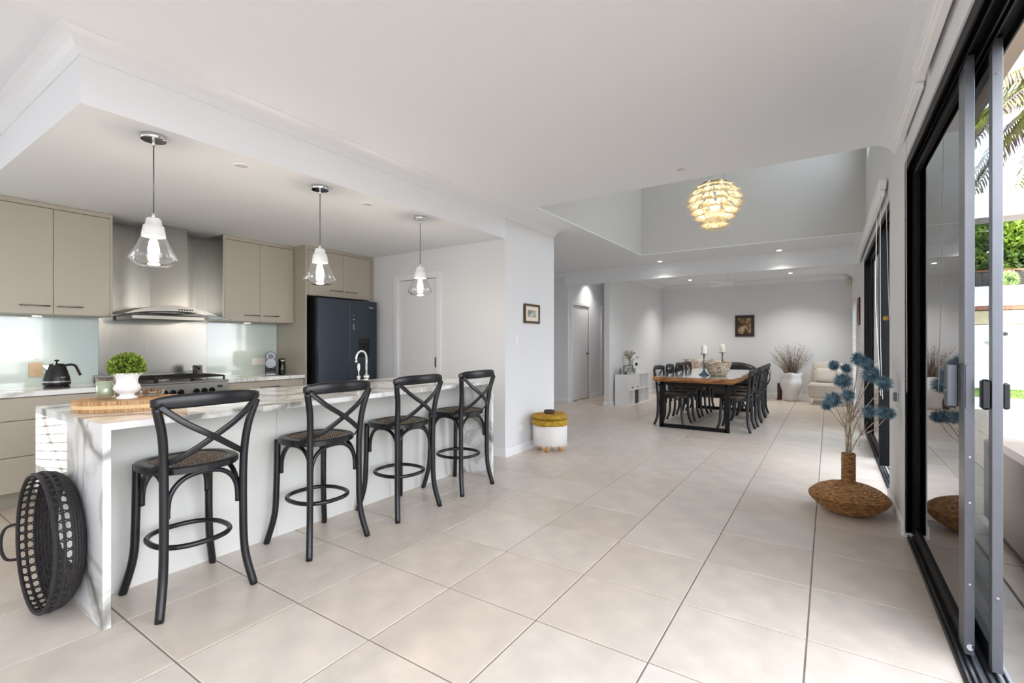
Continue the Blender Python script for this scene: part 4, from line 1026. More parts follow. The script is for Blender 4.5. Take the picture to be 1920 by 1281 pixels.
# ---------------------------------------------------------------- pendants
def pendant(x, y, label):
    t = thing('pendant_lamp', label, 'pendant lamp', (x, y, ZK), group='glass pendants above the island')
    obj('ceiling_rose', MB().cyl((0, 0, -0.026), 0.058, 0.026, 32), M['chrome'], t)
    obj('flex', MB().tube([(0, 0, -0.02), (0, 0, -0.44)], 0.0032, 8), M['pewter'], t)
    obj('cord_grip', MB().cyl((0, 0, -0.055), 0.007, 0.03, 10).cyl((0, 0, -0.452), 0.008, 0.03, 12), M['chrome'], t)
    obj('cap', MB().lathe([(0.001, -0.448), (0.028, -0.450), (0.034, -0.458), (0.040, -0.490), (0.047, -0.492), (0.056, -0.548), (0.053, -0.553), (0.001, -0.545)], 28), M['lamp_cap'], t)
    obj('shade', MB().lathe([(0.054, -0.545), (0.075, -0.598), (0.112, -0.670), (0.111, -0.676), (0.080, -0.704), (0.074, -0.707), (0.001, -0.709)], 36).lathe([(0.052, -0.547), (0.073, -0.598), (0.108, -0.670), (0.077, -0.701), (0.001, -0.7055)], 36), M['clear'], t)
    obj('bulb', MB().lathe([(0.012, -0.552), (0.013, -0.572), (0.020, -0.592), (0.027, -0.615), (0.027, -0.635), (0.020, -0.655), (0.010, -0.664), (0.001, -0.666)], 20), M['bulb'], t)
    l = bpy.data.lights.new('pendant_light', 'POINT'); l.energy = 4; l.color = (1, 0.86, 0.68); l.shadow_soft_size = 0.035
    lo = bpy.data.objects.new('pendant_light', l); COL.objects.link(lo); lo.location = (x, y, ZK - 0.735)
for (x, y, lb) in ((-3.07, 1.083, 'glass cone pendant lamp nearest the camera, above the urn'), (-3.068, 2.103, 'middle glass cone pendant lamp above the island'), (-3.062, 3.112, 'farthest glass cone pendant lamp, in front of the pantry door')):
    pendant(x, y, lb)

# ---------------------------------------------------------------- downlights
def downlight(x, y, z, label, on, e=30, grp='recessed downlights'):
    t = thing('downlight', label, 'downlight', (x, y, z), group=grp)
    obj('rim', MB().lathe([(0.050, 0.0), (0.050, -0.004), (0.036, -0.006), (0.036, 0.0)], 28), M['white'], t)
    obj('lens', MB().cyl((0, 0, -0.003), 0.036, 0.002, 24), M['dl'] if on else M['dloff'], t)
    if on:
        l = bpy.data.lights.new('downlight_spot', 'SPOT'); l.energy = e; l.spot_size = radians(120); l.spot_blend = 1.0; l.shadow_soft_size = 0.03; l.color = (1, 0.95, 0.88)
        lo = bpy.data.objects.new('downlight_spot', l); COL.objects.link(lo); lo.location = (x, y, z - 0.02)
downlight(-3.123, 1.578, ZK, 'unlit downlight in the kitchen ceiling between the near two pendants', False)
downlight(-3.137, 2.585, ZK, 'unlit downlight in the kitchen ceiling between the far two pendants', False)
downlight(-1.029, 4.073, ZC, 'unlit downlight in the main ceiling left of the artichoke lamp', False)
downlight(-2.512, 8.52, ZC, 'lit downlight on the left just in front of the dining beam', True, 20)
downlight(-0.652, 8.52, ZC, 'lit downlight on the right just in front of the dining beam', True, 20)
downlight(-2.675, 11.45, ZC, 'lit downlight over the dining room, left of the fan', True, 52)
downlight(-0.672, 11.45, ZC, 'lit downlight over the dining room, right of the fan', True, 52)
downlight(-4.25, 9.75, ZC, 'lit downlight in the hall near the white door', True, 22)

# ================================================================== FUR STOOL, PICTURES
t = thing('fur_stool', 'low white fur stool on golden wooden legs beside the pillar', 'stool', (-2.690, 4.835, 0))
obj('drum', MB().lathe([(0.001, 0.075), (0.165, 0.078), (0.188, 0.10), (0.196, 0.18), (0.196, 0.28), (0.188, 0.325), (0.16, 0.345), (0.001, 0.348)], 32), M['fur'], t)
mb = MB()
for k in range(3200):
    a = random.uniform(0, 2 * pi); z = random.uniform(0.10, 0.345); r0 = 0.190
    L_ = random.uniform(0.035, 0.06); dr = random.uniform(0.004, 0.018); da = random.uniform(-0.06, 0.06)
    p = Vector((r0 * cos(a), r0 * sin(a), z)); q = Vector(((r0 + dr) * cos(a + da), (r0 + dr) * sin(a + da), z - L_))
    s_ = Vector((-sin(a), cos(a), 0)) * 0.0022
    mb.add([p - s_, p + s_, q], [(0, 1, 2)])
o = obj('fur', mb, M['fur'], t, fix=False); o['kind'] = 'stuff'
for a in (15, 105, 195, 285):
    c = (0.125 * cos(radians(a)), 0.125 * sin(radians(a)), 0)
    obj('leg', MB().lathe([(0.012, 0), (0.020, 0.004), (0.024, 0.03), (0.020, 0.06), (0.016, 0.10)], 14, c, cap0=True), M['gold'], t)
t = thing('folded_scarf', 'mustard patterned scarf folded over the fur stool', 'scarf', (-2.690, 4.835, 0.3495))
def cushiony(z0, z1, r, amp, n=40, seed=1):
    rnd = random.Random(seed); ph = [rnd.uniform(0, 6) for _ in range(4)]; mb = MB(); vs = []
    prof_ = [(0.001, z0), (0.85, z0), (0.98, z0 + (z1 - z0) * .2), (1.0, (z0 + z1) / 2), (0.96, z0 + (z1 - z0) * .85), (0.82, z1), (0.001, z1 + 0.004)]
    for (q, z) in prof_:
        for i in range(n):
            a = 2 * pi * i / n; w_ = 1 + amp * (sin(3 * a + ph[0]) + 0.6 * sin(5 * a + ph[1]) + .4 * sin(9 * a + ph[2]))
            vs.append((q * r * w_ * cos(a), q * r * w_ * sin(a), z + amp * 0.09 * sin(4 * a + ph[3]) * q))
    return mb.add(vs, [(k * n + i, k * n + (i + 1) % n, k * n + n + (i + 1) % n, k * n + n + i) for k in range(len(prof_) - 1) for i in range(n)], smooth=True)
obj('lower_fold', cushiony(-0.055, 0.022, 0.213, 0.018, seed=3), M['mustard'], t)
obj('upper_fold', cushiony(0.024, 0.075, 0.206, 0.022, seed=5), M['mustard'], t)
t = thing('wooden_dish', 'small dark wooden dish on top of the mustard scarf', 'dish', (-2.700, 4.840, 0.4285))
obj('dish', MB().lathe([(0.055, 0), (0.062, 0.006), (0.064, 0.035), (0.058, 0.036), (0.054, 0.012), (0.001, 0.010)], 24, cap0=True), M['dkwood'], t)
t = thing('bead_necklace', 'amber bead necklace trailing over the mustard scarf', 'necklace', (-2.690, 4.835, 0.4335))
P = crom([(0.10, 0.02, 0), (0.135, 0.09, 0), (0.06, 0.145, 0), (0.02, 0.12, 0.003), (0.05, 0.06, 0.0), (0.09, -0.04, 0), (0.07, -0.11, 0), (-0.02, -0.145, 0), (-0.10, -0.12, 0)], 8)
mb = MB(); last = None
for p in P:
    if last is None or (p - last).length > 0.011: mb.ball((p.x, p.y, p.z), 0.0062, 8, 6); last = p
obj('beads', mb, M['bead'], t)
# picture on the pillar (hangs slightly crooked)
def picture(name, label, loc, wdt, hgt, rot, fr, art_, mount=0.03, fw=0.022, plane='x', tilt=0):
    t = thing(name, label, 'picture', loc); t.rotation_euler = rot
    h, v = wdt / 2, hgt / 2; mb = MB()
    for (a, b, c, d) in ((-h, h, -v, -v + fw), (-h, h, v - fw, v), (-h, -h + fw, -v + fw, v - fw), (h - fw, h, -v + fw, v - fw)): mb.rbox(a, b, -0.022, -0.001, c, d, 0.003)
    obj('frame', mb, M[fr], t)
    obj('mount', MB().box(-h + fw, h - fw, -0.012, -0.003, -v + fw, v - fw), M['mount' if mount > .02 else 'dkwood'], t)
    a = h - fw - mount; b = v - fw - mount * 0.9
    obj('print', MB().box(-a, a, -0.0135, -0.012, -b, b + 0.0), M[art_], t)
    return t
picture('framed_picture', 'small brown framed landscape picture with cream mount on the pillar', (XP + 0.002, 4.809, 1.585), 0.345, 0.225, (0, 0, radians(90)), 'frame', 'art1', 0.05, 0.026)
picture('framed_picture', 'dark framed portrait picture on the far dining room wall', (-1.66, YF - 0.002, 1.636), 0.41, 0.50, (0, 0, 0), 'dkwood', 'art2', 0.018, 0.05)
picture('framed_picture', 'dark framed picture seen edge-on beside the far window', (XR - 0.002, 9.30, 1.735), 0.46, 0.42, (0, 0, radians(-90)), 'redwood', 'art2', 0.03, 0.04)

# ================================================================== DINING
t = thing('dining_table', 'live-edge timber dining table with glass inlay and black frame legs', 'table', (-1.62, 8.32, 0))
rnd = random.Random(4)
def live(x0, x1, y0, y1, amp=0.018, n=26, inset=0):
    o_ = []
    for (ax, ay, bx, by) in ((x0, y0, x1, y0), (x1, y0, x1, y1), (x1, y1, x0, y1), (x0, y1, x0, y0)):
        m_ = max(4, int(n * (abs(bx - ax) + abs(by - ay)) / 2.6))
        nx, ny = (by - ay), -(bx - ax); l_ = sqrt(nx * nx + ny * ny); nx /= l_; ny /= l_
        for i in range(m_):
            u = i / m_; w_ = (sin(u * 7 + ax) + rnd.uniform(-1, 1)) * amp * (0.5 if i in (0,) else 1) - inset
            o_.append((ax + (bx - ax) * u + nx * w_, ay + (by - ay) * u + ny * w_))
    return o_
top = live(-0.555, 0.555, -1.30, 1.30)
n_ = len(top); A = [(x * 0.955, y * 0.98, 0.672) for x, y in top] + [(x, y, 0.700) for x, y in top] + [(x * .995, y * .997, 0.738) for x, y in top] + [(x * .985, y * .993, 0.742) for x, y in top]
mb = MB().add(A, [tuple(range(n_ - 1, -1, -1)), tuple(range(3 * n_, 4 * n_))] + [(q * n_ + i, q * n_ + (i + 1) % n_, q * n_ + n_ + (i + 1) % n_, q * n_ + n_ + i) for q in range(3) for i in range(n_)])
obj('tabletop', mb, M['live'], t)
o = obj('glass_inlay', MB().prism([(x * .955, y * .975) for x, y in top], 0.7425, 0.7475), M['tglass'], t); o['label'] = 'pale glass sheet on the table'
for sy in (-1, 1):
    yy = sy * 1.20; mb = MB(); b = 0.028
    for sx_ in (-1, 1): mb.rbox(sx_ * 0.45 - b, sx_ * 0.45 + b, yy - b, yy + b, 0, 0.67, 0.002)
    mb.rbox(-0.45, 0.45, yy - b, yy + b, 0.0, 0.05, 0.002); mb.rbox(-0.45, 0.45, yy - b, yy + b, 0.625, 0.67, 0.002)
    obj('frame_leg', mb, M['alu'], t)
dc = cross_chair('dining_chair', 'dining chair', 0.462, 0.885, 0, M['blackch'], '')
ordn = ['nearest', 'second', 'third', 'farthest']
first = True
for side, x, rz in (('left', -1.985, pi), ('right', -1.105, 0.0)):
    for k, y in enumerate((7.46, 8.06, 8.66, 9.26)):
        lb = f'black cross-back dining chair on the {side} side of the table, ' + (f'{ordn[k]} the camera' if k == 0 else (f'{ordn[k]} from the camera' if k < 3 else 'farthest from the camera'))
        jit = random.uniform(-0.05, 0.05); xx = x + random.uniform(-0.015, 0.015)
        if first: dc.location = (xx, y, 0); dc.rotation_euler = (0, 0, rz + jit); dc['label'] = lb; dc['group'] = 'dining chairs around the table'; first = False
        else: copy_tree(dc, (xx, y, 0), rz + jit, lb)
ZTab = 0.748
def candlestick(x, y, h, label, glass):
    t = thing('candlestick', label, 'candle holder', (x, y, ZTab), group='candlesticks on the dining table')
    o = obj('base', MB().lathe([(0.075, 0), (0.078, 0.006), (0.055, 0.02), (0.028, 0.045), (0.012, 0.08), (0.010, 0.11)], 24, cap0=True), M['blueglass' if glass else 'pewter'], t)
    obj('stem', MB().lathe([(0.010, 0.08), (0.014, 0.13), (0.009, 0.16), (0.016, 0.20), (0.009, 0.24), (0.012, h - 0.02), (0.020, h - 0.008)], 16), M['pewter'], t)
    obj('drip_pan', MB().lathe([(0.001, h - 0.008), (0.055, h - 0.006), (0.060, h), (0.001, h)], 24), M['pewter'], t)
    c = thing('pillar_candle', 'thick ivory pillar candle on the ' + ('nearer' if glass else 'farther') + ' candlestick', 'candle', (x, y, ZTab + h + 0.0005), group='ivory pillar candles on the dining table')
    obj('wax', MB().lathe([(0.041, 0), (0.042, 0.004), (0.041, 0.118), (0.034, 0.124), (0.015, 0.140), (0.001, 0.142)], 22, cap0=True), M['wax'], c)
    obj('wick', MB().cyl((0, 0, 0.140), 0.0015, 0.014, 6), M['iron'], c)
candlestick(-1.600, 7.72, 0.325, 'candlestick with a blue glass foot standing nearer on the dining table', True)
candlestick(-1.46, 8.42, 0.335, 'dark metal candlestick standing behind the mosaic bowl', False)
t = thing('mosaic_bowl', 'large ragged-rimmed shell mosaic bowl on the dining table', 'bowl', (-1.395, 7.70, ZTab))
mb = MB(); vs = []; n = 44; rnd2 = random.Random(9); jag = [rnd2.uniform(-0.02, 0.022) for _ in range(n)]
t.scale = (0.84, 0.84, 0.92)
pr = [(0.12, 0.0), (0.135, 0.006), (0.165, 0.05), (0.195, 0.11), (0.215, 0.17), (0.225, 0.215), (0.212, 0.213), (0.185, 0.11), (0.15, 0.04), (0.10, 0.02), (0.001, 0.018)]
for q, (r, z) in enumerate(pr):
    for i in range(n):
        a = 2 * pi * i / n; zz = z + (jag[i] * 1.0 if q in (5, 6) else (jag[i] * .3 if q == 4 else 0)); rr = r * (1 + 0.015 * sin(7 * a + q)); vs.append((rr * cos(a), rr * sin(a), zz))
mb.add(vs, [(k * n + i, k * n + (i + 1) % n, k * n + n + (i + 1) % n, k * n + n + i) for k in range(len(pr) - 1) for i in range(n)])
mb.f.append(tuple(range(n - 1, -1, -1))); mb.mi.append(0); mb.sm.append(False)
obj('bowl', mb, M['mosaic'], t)

# cube shelf against the dining wall
t = thing('cube_shelf', 'low white cube shelf with eight compartments against the dining wall', 'shelf', (-3.235, 8.98, 0))
S0, NY, NZ, th = 0.0, 4, 2, 0.016; CW = 0.298; D_ = 0.30; H_ = CW * 2 + th; LY = CW * 4 + th
mb = MB()
for k in range(NY + 1): mb.box(-D_, 0, k * CW, k * CW + th, 0, H_)
for k in range(NZ + 1):
    for q in range(NY): mb.box(-D_, 0, q * CW + th, (q + 1) * CW, k * CW, k * CW + th)
mb.box(-D_, -D_ + 0.004, 0, LY, 0, H_); obj('carcass', mb, M['white'], t)
def insert(q, k, m, handle):
    d = obj('drawer_insert', MB().rbox(-D_ + 0.01, -0.002, q * CW + th + 0.002, (q + 1) * CW - 0.002, k * CW + th + 0.001, (k + 1) * CW - 0.002, 0.002), M[m], t)
    obj('knob', MB().ball((0.008, (q + .5) * CW, k * CW + 0.06 + 0.0), 0.014, 10, 8), M[handle], d)
insert(0, 1, 'white', 'iron'); insert(1, 1, 'white', 'pewter')
t2 = thing('storage_box', 'black storage box in the lower row of the white cube shelf', 'box', (-3.37, 8.98 + 1.5 * CW, th + 0.001))
obj('box', MB().rbox(-0.12, 0.12, -0.125, 0.125, 0, 0.255, 0.003), M['leather'], t2); obj('label_holder', MB().rbox(0.12, 0.122, -0.03, 0.03, 0.17, 0.20, 0.001), M['pewter'], t2)
ZS = H_ + 0.0005
t = thing('photo_frame', 'small dark photo frame leaning on the white cube shelf', 'photo frame', (-3.34, 9.20, ZS), rz=radians(62))
mb = MB()
for (a, b, c, d) in ((-.13, .13, .02, .035), (-.13, .13, .165, .18), (-.13, -.115, .035, .165), (.115, .13, .035, .165)): mb.rbox(a, b, -0.012, 0.0, c, d, 0.002)
obj('frame', mb, M['pewter'], t); obj('photo', MB().box(-.115, .115, -.006, -.002, .035, .165), M['art1'], t)
obj('foot', MB().box(-.1, .1, -0.02, 0.02, 0.0, 0.022), M['pewter'], t)
t = thing('silver_shell', 'silver fan shaped ornament at the left end of the cube shelf', 'ornament', (-3.44, 9.05, ZS))
mb = MB()
for k in range(9):
    a = radians(20 + 140 * k / 8); mb.tube([(0, 0, 0.012), (0, 0.09 * cos(a) * .6, 0.012 + 0.09 * sin(a) * .8), (0, 0.095 * cos(a), 0.02 + 0.12 * sin(a))], [0.006, 0.012, 0.004], 6)
mb.cyl((0, 0, 0), 0.035, 0.012, 16); obj('fan', mb, M['silver'], t)
for k, (x, y) in enumerate(((-3.30, 9.10), (-3.27, 9.15), (-3.265, 9.235))):
    t = thing('tealight_glass', ['small clear tealight glass nearest the shelf front corner', 'small clear tealight glass between two others before the photo frame', 'small clear tealight glass farthest right before the photo frame'][k], 'candle holder', (x, y, ZS), group='tealight glasses on the cube shelf')
    obj('cup', MB().lathe([(0.016, 0), (0.020, 0.004), (0.022, 0.045), (0.020, 0.045), (0.017, 0.008), (0.001, 0.006)], 14, cap0=True), M['chrome'], t); obj('tealight', MB().cyl((0, 0, 0.008), 0.0165, 0.016, 14), M['wax'], t)
t = thing('house_lantern', 'white house shaped vase with a dark round hole on the cube shelf', 'vase', (-3.36, 9.62, ZS), rz=radians(60))
obj('body', MB().rbox(-0.075, 0.075, -0.05, 0.05, 0, 0.25, 0.004).prism([(-.075, -.05), (.075, -.05), (.075, .05), (-.075, .05)], 0.25, 0.262), M['ceramic'], t)
obj('round_opening', MB().cyl((0.01, -0.050, 0.185), 0.034, -0.002, 22, axis='y'), M['gloss'], t)
t = thing('glass_tumbler', 'ribbed grey glass tumbler in front of the white house vase', 'glass', (-3.31, 9.42, ZS))
obj('cup', MB().lathe([(0.035, 0), (0.042, 0.01), (0.05, 0.11), (0.046, 0.11), (0.036, 0.012), (0.001, 0.01)], 20, cap0=True), M['silver'], t)
t = thing('silver_foliage', 'spray of grey dried leaves behind the white house vase', 'dried flowers', (-3.42, 9.50, ZS))
obj('bottle', MB().lathe([(0.035, 0), (0.04, 0.01), (0.038, 0.16), (0.014, 0.21), (0.014, 0.25)], 16, cap0=True), M['silver'], t)
rr_ = random.Random(12)
for k in range(11):
    a = rr_.uniform(0, 2 * pi); r = rr_.uniform(0.05, 0.2); h = rr_.uniform(0.30, 0.46)
    if k == 0: a, r, h = radians(80), 0.33, 0.32
    tip = Vector((max(-0.10, r * cos(a)), r * sin(a), h)); pts = crom([(0, 0, 0.2), (tip.x * .3, tip.y * .3, h * .8), tip], 4)
    mb = MB().tube(pts, 0.002, 5)
    for p in pts[3:]:
        for q in range(3):
            d = Vector((rr_.uniform(-1, 1), rr_.uniform(-1, 1), rr_.uniform(-.4, 1))).normalized(); s_ = d.orthogonal().normalized() * .010
            mb.add([p, p + d * .02 + s_, p + d * .045, p + d * .02 - s_], [(0, 1, 2, 3)])
    obj('stem', mb, M['silver' if k % 2 else 'twigp'], t, fix=False)

# black sofa and cowhide at the far wall
t = thing('black_sofa', 'low black leather sofa against the far dining wall', 'sofa', (-2.25, 11.85, 0))
obj('base', MB().rbox(-0.82, 0.82, -0.42, 0.40, 0.08, 0.34, 0.03), M['leather'], t)
for sx_ in (-1, 1):
    obj('seat_cushion', MB().rbox(-0.40 + sx_ * 0.41, 0.40 + sx_ * .41, -0.44, 0.18, 0.34, 0.47, 0.035), M['leather'], t)
mb = MB(); vs = []; N = 24
for i in range(N + 1):
    u = -1 + 2 * i / N; x = 0.84 * u; z = 0.80 - 0.10 * max(0, (abs(u) - .55) / .45) ** 2 - (0.03 if u > .4 else 0)
    for (dy, zz) in ((0.18, 0.40), (0.16, z - .05), (0.20, z), (0.28, z + 0.02), (0.36, z - .01), (0.40, z - .06), (0.40, 0.3)): vs.append((x, dy, zz))
mb.add(vs, [(i * 7 + q, i * 7 + q + 1, i * 7 + 8 + q, i * 7 + 7 + q) for i in range(N) for q in range(6)], smooth=True)
mb.f.append(tuple(range(7))); mb.f.append(tuple(N * 7 + q for q in range(6, -1, -1))); mb.mi += [0, 0]; mb.sm += [False, False]
obj('backrest', mb, M['leather'], t)
for sx_ in (-1, 1): obj('armrest', MB().rbox(sx_ * 0.86 - 0.09, sx_ * 0.86 + 0.09, -0.42, 0.36, 0.08, 0.64, 0.05), M['leather'], t)
for (a, b) in ((-.75, -.36), (.75, -.36), (-.75, .34), (.75, .34)): obj('leg', MB().cyl((a, b, 0), 0.02, 0.085, 12), M['pewter'], t)
t = thing('cowhide', 'brown and white cowhide thrown over the back of the black sofa', 'cowhide', (-2.45, 11.85, 0))
mb = MB(); vs = []; NX, NV = 24, 12; rr_ = random.Random(2)
path = [(-0.36, 0.485), (-0.2, 0.49), (0.0, 0.50), (0.14, 0.515), (0.152, 0.58), (0.142, 0.68), (0.155, 0.76), (0.21, 0.825), (0.28, 0.84), (0.35, 0.835), (0.418, 0.77), (0.425, 0.66), (0.428, 0.55)]
for i in range(NX + 1):
    u = -0.52 + 1.04 * i / NX; ed = rr_.uniform(-0.02, .02)
    for k, (y, z) in enumerate(path): vs.append((u + 0.05 * sin(k * 1.3) * (1 if abs(u) > .4 else 0), y, z + 0.006 * sin(i * 1.7 + k)))
R_ = len(path)
mb.add(vs, [(i * R_ + q, i * R_ + q + 1, i * R_ + R_ + 1 + q, i * R_ + R_ + q) for i in range(NX) for q in range(R_ - 1)], smooth=True)
o = obj('hide', mb, M['cow'], t); s = o.modifiers.new('thick', 'SOLIDIFY'); s.thickness = 0.006

# white vase with dry twigs, carved tower, armchair
t = thing('tall_white_vase', 'tall wavy white floor vase in front of the far wall', 'vase', (-0.68, 11.80, 0))
mb = MB(); vs = []; n = 40
pr = [(0.125, 0), (0.125, 0.05), (0.13, 0.13), (0.155, 0.22), (0.185, 0.31), (0.195, 0.38), (0.175, 0.46), (0.17, 0.53), (0.19, 0.60), (0.18, 0.60), (0.16, 0.5), (0.001, 0.45)]
for q, (r, z) in enumerate(pr):
    for i in range(n):
        a = 2 * pi * i / n + z * 0.9; f_ = 1 + 0.12 * cos(4 * a); vs.append((r * f_ * cos(a), r * f_ * sin(a), z + (0.012 * cos(4 * a) if q in (8, 9) else 0)))
mb.add(vs, [(k * n + i, k * n + (i + 1) % n, k * n + n + (i + 1) % n, k * n + n + i) for k in range(len(pr) - 1) for i in range(n)], smooth=True)
mb.f.append(tuple(range(n - 1, -1, -1))); mb.mi.append(0); mb.sm.append(False); obj('vase', mb, M['ceramic'], t)
t = thing('dry_twigs', 'bundle of dry brown twigs and grasses in the tall white vase', 'dried plant', (-0.68, 11.80, 0.47))
rr_ = random.Random(21)
for mm, nn in (('twig', 120), ('twigp', 60)):
    mb = MB()
    for k in range(nn):
        a = rr_.uniform(0, 2 * pi); r = 0.42 * sqrt(rr_.random()); h = rr_.uniform(0.40, 0.76) * (1 - 0.25 * r)
        tx_, ty_ = r * cos(a) * 1.0, max(-0.35, min(0.45, r * sin(a)))
        b0 = (rr_.uniform(-.1, .1), rr_.uniform(-.1, .1), 0)
        pts = crom([b0, (b0[0] * .5 + tx_ * .35, b0[1] * .5 + ty_ * .35, h * .45), (tx_, ty_, h)], 4)
        mb.tube(pts, [0.0035 * (1 - 0.7 * i / len(pts)) for i in range(len(pts))], 4)
        for q in range(5):
            p = pts[rr_.randrange(3, len(pts))]; d = Vector((rr_.uniform(-1, 1), rr_.uniform(-1, 1), rr_.uniform(0.2, 1.5))).normalized() * rr_.uniform(.03, .09)
            if p.y + d.y > 0.5: d.y = 0
            mb.tube([p, p + d], [0.0016, 0.0008], 3)
    o = obj('twigs', mb, M[mm], t, fix=False); o['kind'] = 'stuff'
t = thing('carved_tower', 'dark red carved wooden tower standing left of the white vase', 'carving', (-0.90, 11.92, 0))
obj('column', MB().rbox(-0.045, 0.045, -0.04, 0.04, 0, 0.36, 0.006), M['redwood'], t)
mb = MB()
for k in range(4): mb.cyl((0, -0.04, 0.06 + k * 0.085), 0.020, -0.012, 12, axis='y').cyl((0, -0.045, 0.06 + k * 0.085), 0.008, -0.012, 10, axis='y')
obj('carving', mb, M['frame'], t)
t = thing('armchair', 'low armless beige slipper chair in the far right corner', 'armchair', (-0.01, 11.68, 0))
obj('seat', MB().rbox(-0.34, 0.34, -0.40, 0.36, 0.13, 0.42, 0.035), M['fabric'], t)
mb = MB(); vs = []
for i in range(13):
    u = -1 + i / 6; x = 0.31 * u; zt = 0.80 + 0.035 * (1 - abs(u) ** 3)
    for (dy, z) in ((0.16, 0.40), (0.24, zt - .05), (0.27, zt), (0.34, zt), (0.38, zt - .06), (0.36, 0.3)): vs.append((x * (1 - 0.06 * (z > .5)), dy, z))
mb.add(vs, [(i * 6 + q, i * 6 + q + 1, i * 6 + 7 + q, i * 6 + 6 + q) for i in range(12) for q in range(5)], smooth=True)
mb.f.append(tuple(range(6))); mb.f.append(tuple(72 + q for q in range(5, -1, -1))); mb.mi += [0, 0]; mb.sm += [False, False]
obj('backrest', mb, M['fabric'], t)
for (a, b) in ((-.28, -.34), (.28, -.34), (-.28, .30), (.28, .30)): obj('leg', MB().lathe([(0.018, 0), (0.03, 0.13)], 12, (a, b, 0), cap0=True), M['white'], t)
t = thing('cushion', 'pale beige cushion leaning on the slipper chair backrest', 'cushion', (-0.01, 11.77, 0.428))
t.rotation_euler = (radians(-14), 0, 0)
mb = MB(); vs = []; N = 12
for s_ in (-1, 1):
    for i in range(N + 1):
        for k in range(N + 1):
            u, v = -1 + 2 * i / N, -1 + 2 * k / N; th_ = 0.055 * ((1 - u ** 4) * (1 - v ** 4)) ** .5
            vs.append((0.25 * u * (1 - .03 * v * v), s_ * th_ - 0.02, 0.145 + 0.14 * v * (1 - .03 * u * u)))
Q = (N + 1) ** 2
fs = [(s * Q + i * (N + 1) + k, s * Q + (i + 1) * (N + 1) + k, s * Q + (i + 1) * (N + 1) + k + 1, s * Q + i * (N + 1) + k + 1) for s in (0, 1) for i in range(N) for k in range(N)]
mb.add(vs, fs, smooth=True); obj('cover', mb, M['fabric2'], t)

# ceiling fan
t = thing('ceiling_fan', 'white three-blade ceiling fan in the dining room', 'fan', (-1.765, 10.80, ZC))
obj('canopy', MB().lathe([(0.001, -0.05), (0.03, -0.05), (0.06, -0.02), (0.065, 0)], 24), M['white'], t)
obj('downrod', MB().cyl((0, 0, -0.17), 0.012, 0.14, 12), M['white'], t)
obj('motor', MB().lathe([(0.001, -0.245), (0.06, -0.24), (0.105, -0.22), (0.11, -0.20), (0.08, -0.175), (0.02, -0.16), (0.001, -0.16)], 28), M['white'], t)
for k in range(3):
    a = radians(12 + 120 * k); ca, sa = cos(a), sin(a); P = []
    prof_ = [(0.09, 0.04), (0.2, 0.06), (0.45, 0.065), (0.62, 0.055), (0.66, 0.02)]
    top_ = [(r, w_) for r, w_ in prof_] + [(r, -w_) for r, w_ in reversed(prof_)]
    mb = MB(); n_ = len(top_); vs = []
    for z in (-0.215, -0.207): vs += [(r * ca - w_ * sa, r * sa + w_ * ca, z + w_ * 0.18) for r, w_ in top_]
    mb.add(vs, [tuple(range(n_ - 1, -1, -1)), tuple(range(n_, 2 * n_))] + [(i, (i + 1) % n_, n_ + (i + 1) % n_, n_ + i) for i in range(n_)]); obj('blade', mb, M['white'], t)
o = obj('alarm_sensor', MB().rbox(0.30, 0.385, 12.29, 12.385, 2.47, 2.585, 0.01), M['sensor']); tag(o, 'cream alarm sensor high in the far right corner of the dining room', 'sensor')

# artichoke lamp in the void
LC = (-1.125, 6.0, 2.895)
t = thing('artichoke_lamp', 'large glowing artichoke pendant lamp of layered cream leaves hanging in the void', 'pendant lamp', LC)
rows = 9
for k in range(rows):
    ph = radians(-66 + 132 * k / (rows - 1)); R0 = 0.285
    n = max(5, int(round(11 * cos(ph))))
    rad_ = R0 * cos(ph) * (0.86 if ph < 0 else 1.0); zc = R0 * 0.96 * sin(ph)
    for q in range(n):
        a = 2 * pi * (q + 0.5 * (k % 2)) / n; wd = 2 * pi * max(rad_, .07) / n * 0.86 + 0.02; wd = min(wd, 0.145)
        er = Vector((cos(a), sin(a), 0)); et = Vector((-sin(a), cos(a), 0)); up_ = Vector((0, 0, 1))
        # leaf leans outward and down
        out_ = (er * 0.80 - up_ * 0.60).normalized() if k > 1 else (er * 0.45 - up_ * 0.9).normalized()
        c = er * (rad_ - 0.065) + up_ * (zc + 0.03); L_ = 0.108 + 0.012 * cos(ph)
        mb = MB(); vs = []
        for (u, ww, lift) in ((0, 0.55, 0.0), (0.45, 1.0, 0.006), (0.8, 1.0, 0.0), (1.0, 0.86, -0.016)):
            nrm = out_.cross(et).normalized()
            for s_ in (-1, 1): vs.append(c + out_ * L_ * u + et * (wd / 2) * ww * s_ - nrm * lift)
        mb.add(vs, [(2 * i, 2 * i + 1, 2 * i + 3, 2 * i + 2) for i in range(3)])
        o = obj('leaf', mb, M['lampleaf'], t, fix=False)
mb = MB()
for k in range(6):
    a = 2 * pi * k / 6; pts = [(0.265 * cos(p_) * cos(a), 0.265 * cos(p_) * sin(a), 0.26 * sin(p_)) for p_ in [radians(-78 + 156 * i / 12) for i in range(13)]]; mb.tube([(x * .8, y * .8, z) for x, y, z in pts], 0.003, 5)
obj('inner_frame', mb, M['brass'], t)
for k in range(3): obj('suspension_wire', MB().tube([(0.10 * cos(2.1 * k), 0.10 * sin(2.1 * k), 0.24), (0.10 * cos(2.1 * k), 0.10 * sin(2.1 * k), 2.35)], 0.0015, 5), M['pewter'], t)
obj('ceiling_rose', MB().cyl((0, 0, 2.32), 0.13, 0.035, 28), M['white'], t)
obj('bulb', MB().ball((0, 0, -0.04), 0.055, 16, 10), emitter('warm_bulb_glow', (1.0, 0.92, 0.78, 1), 4), t)
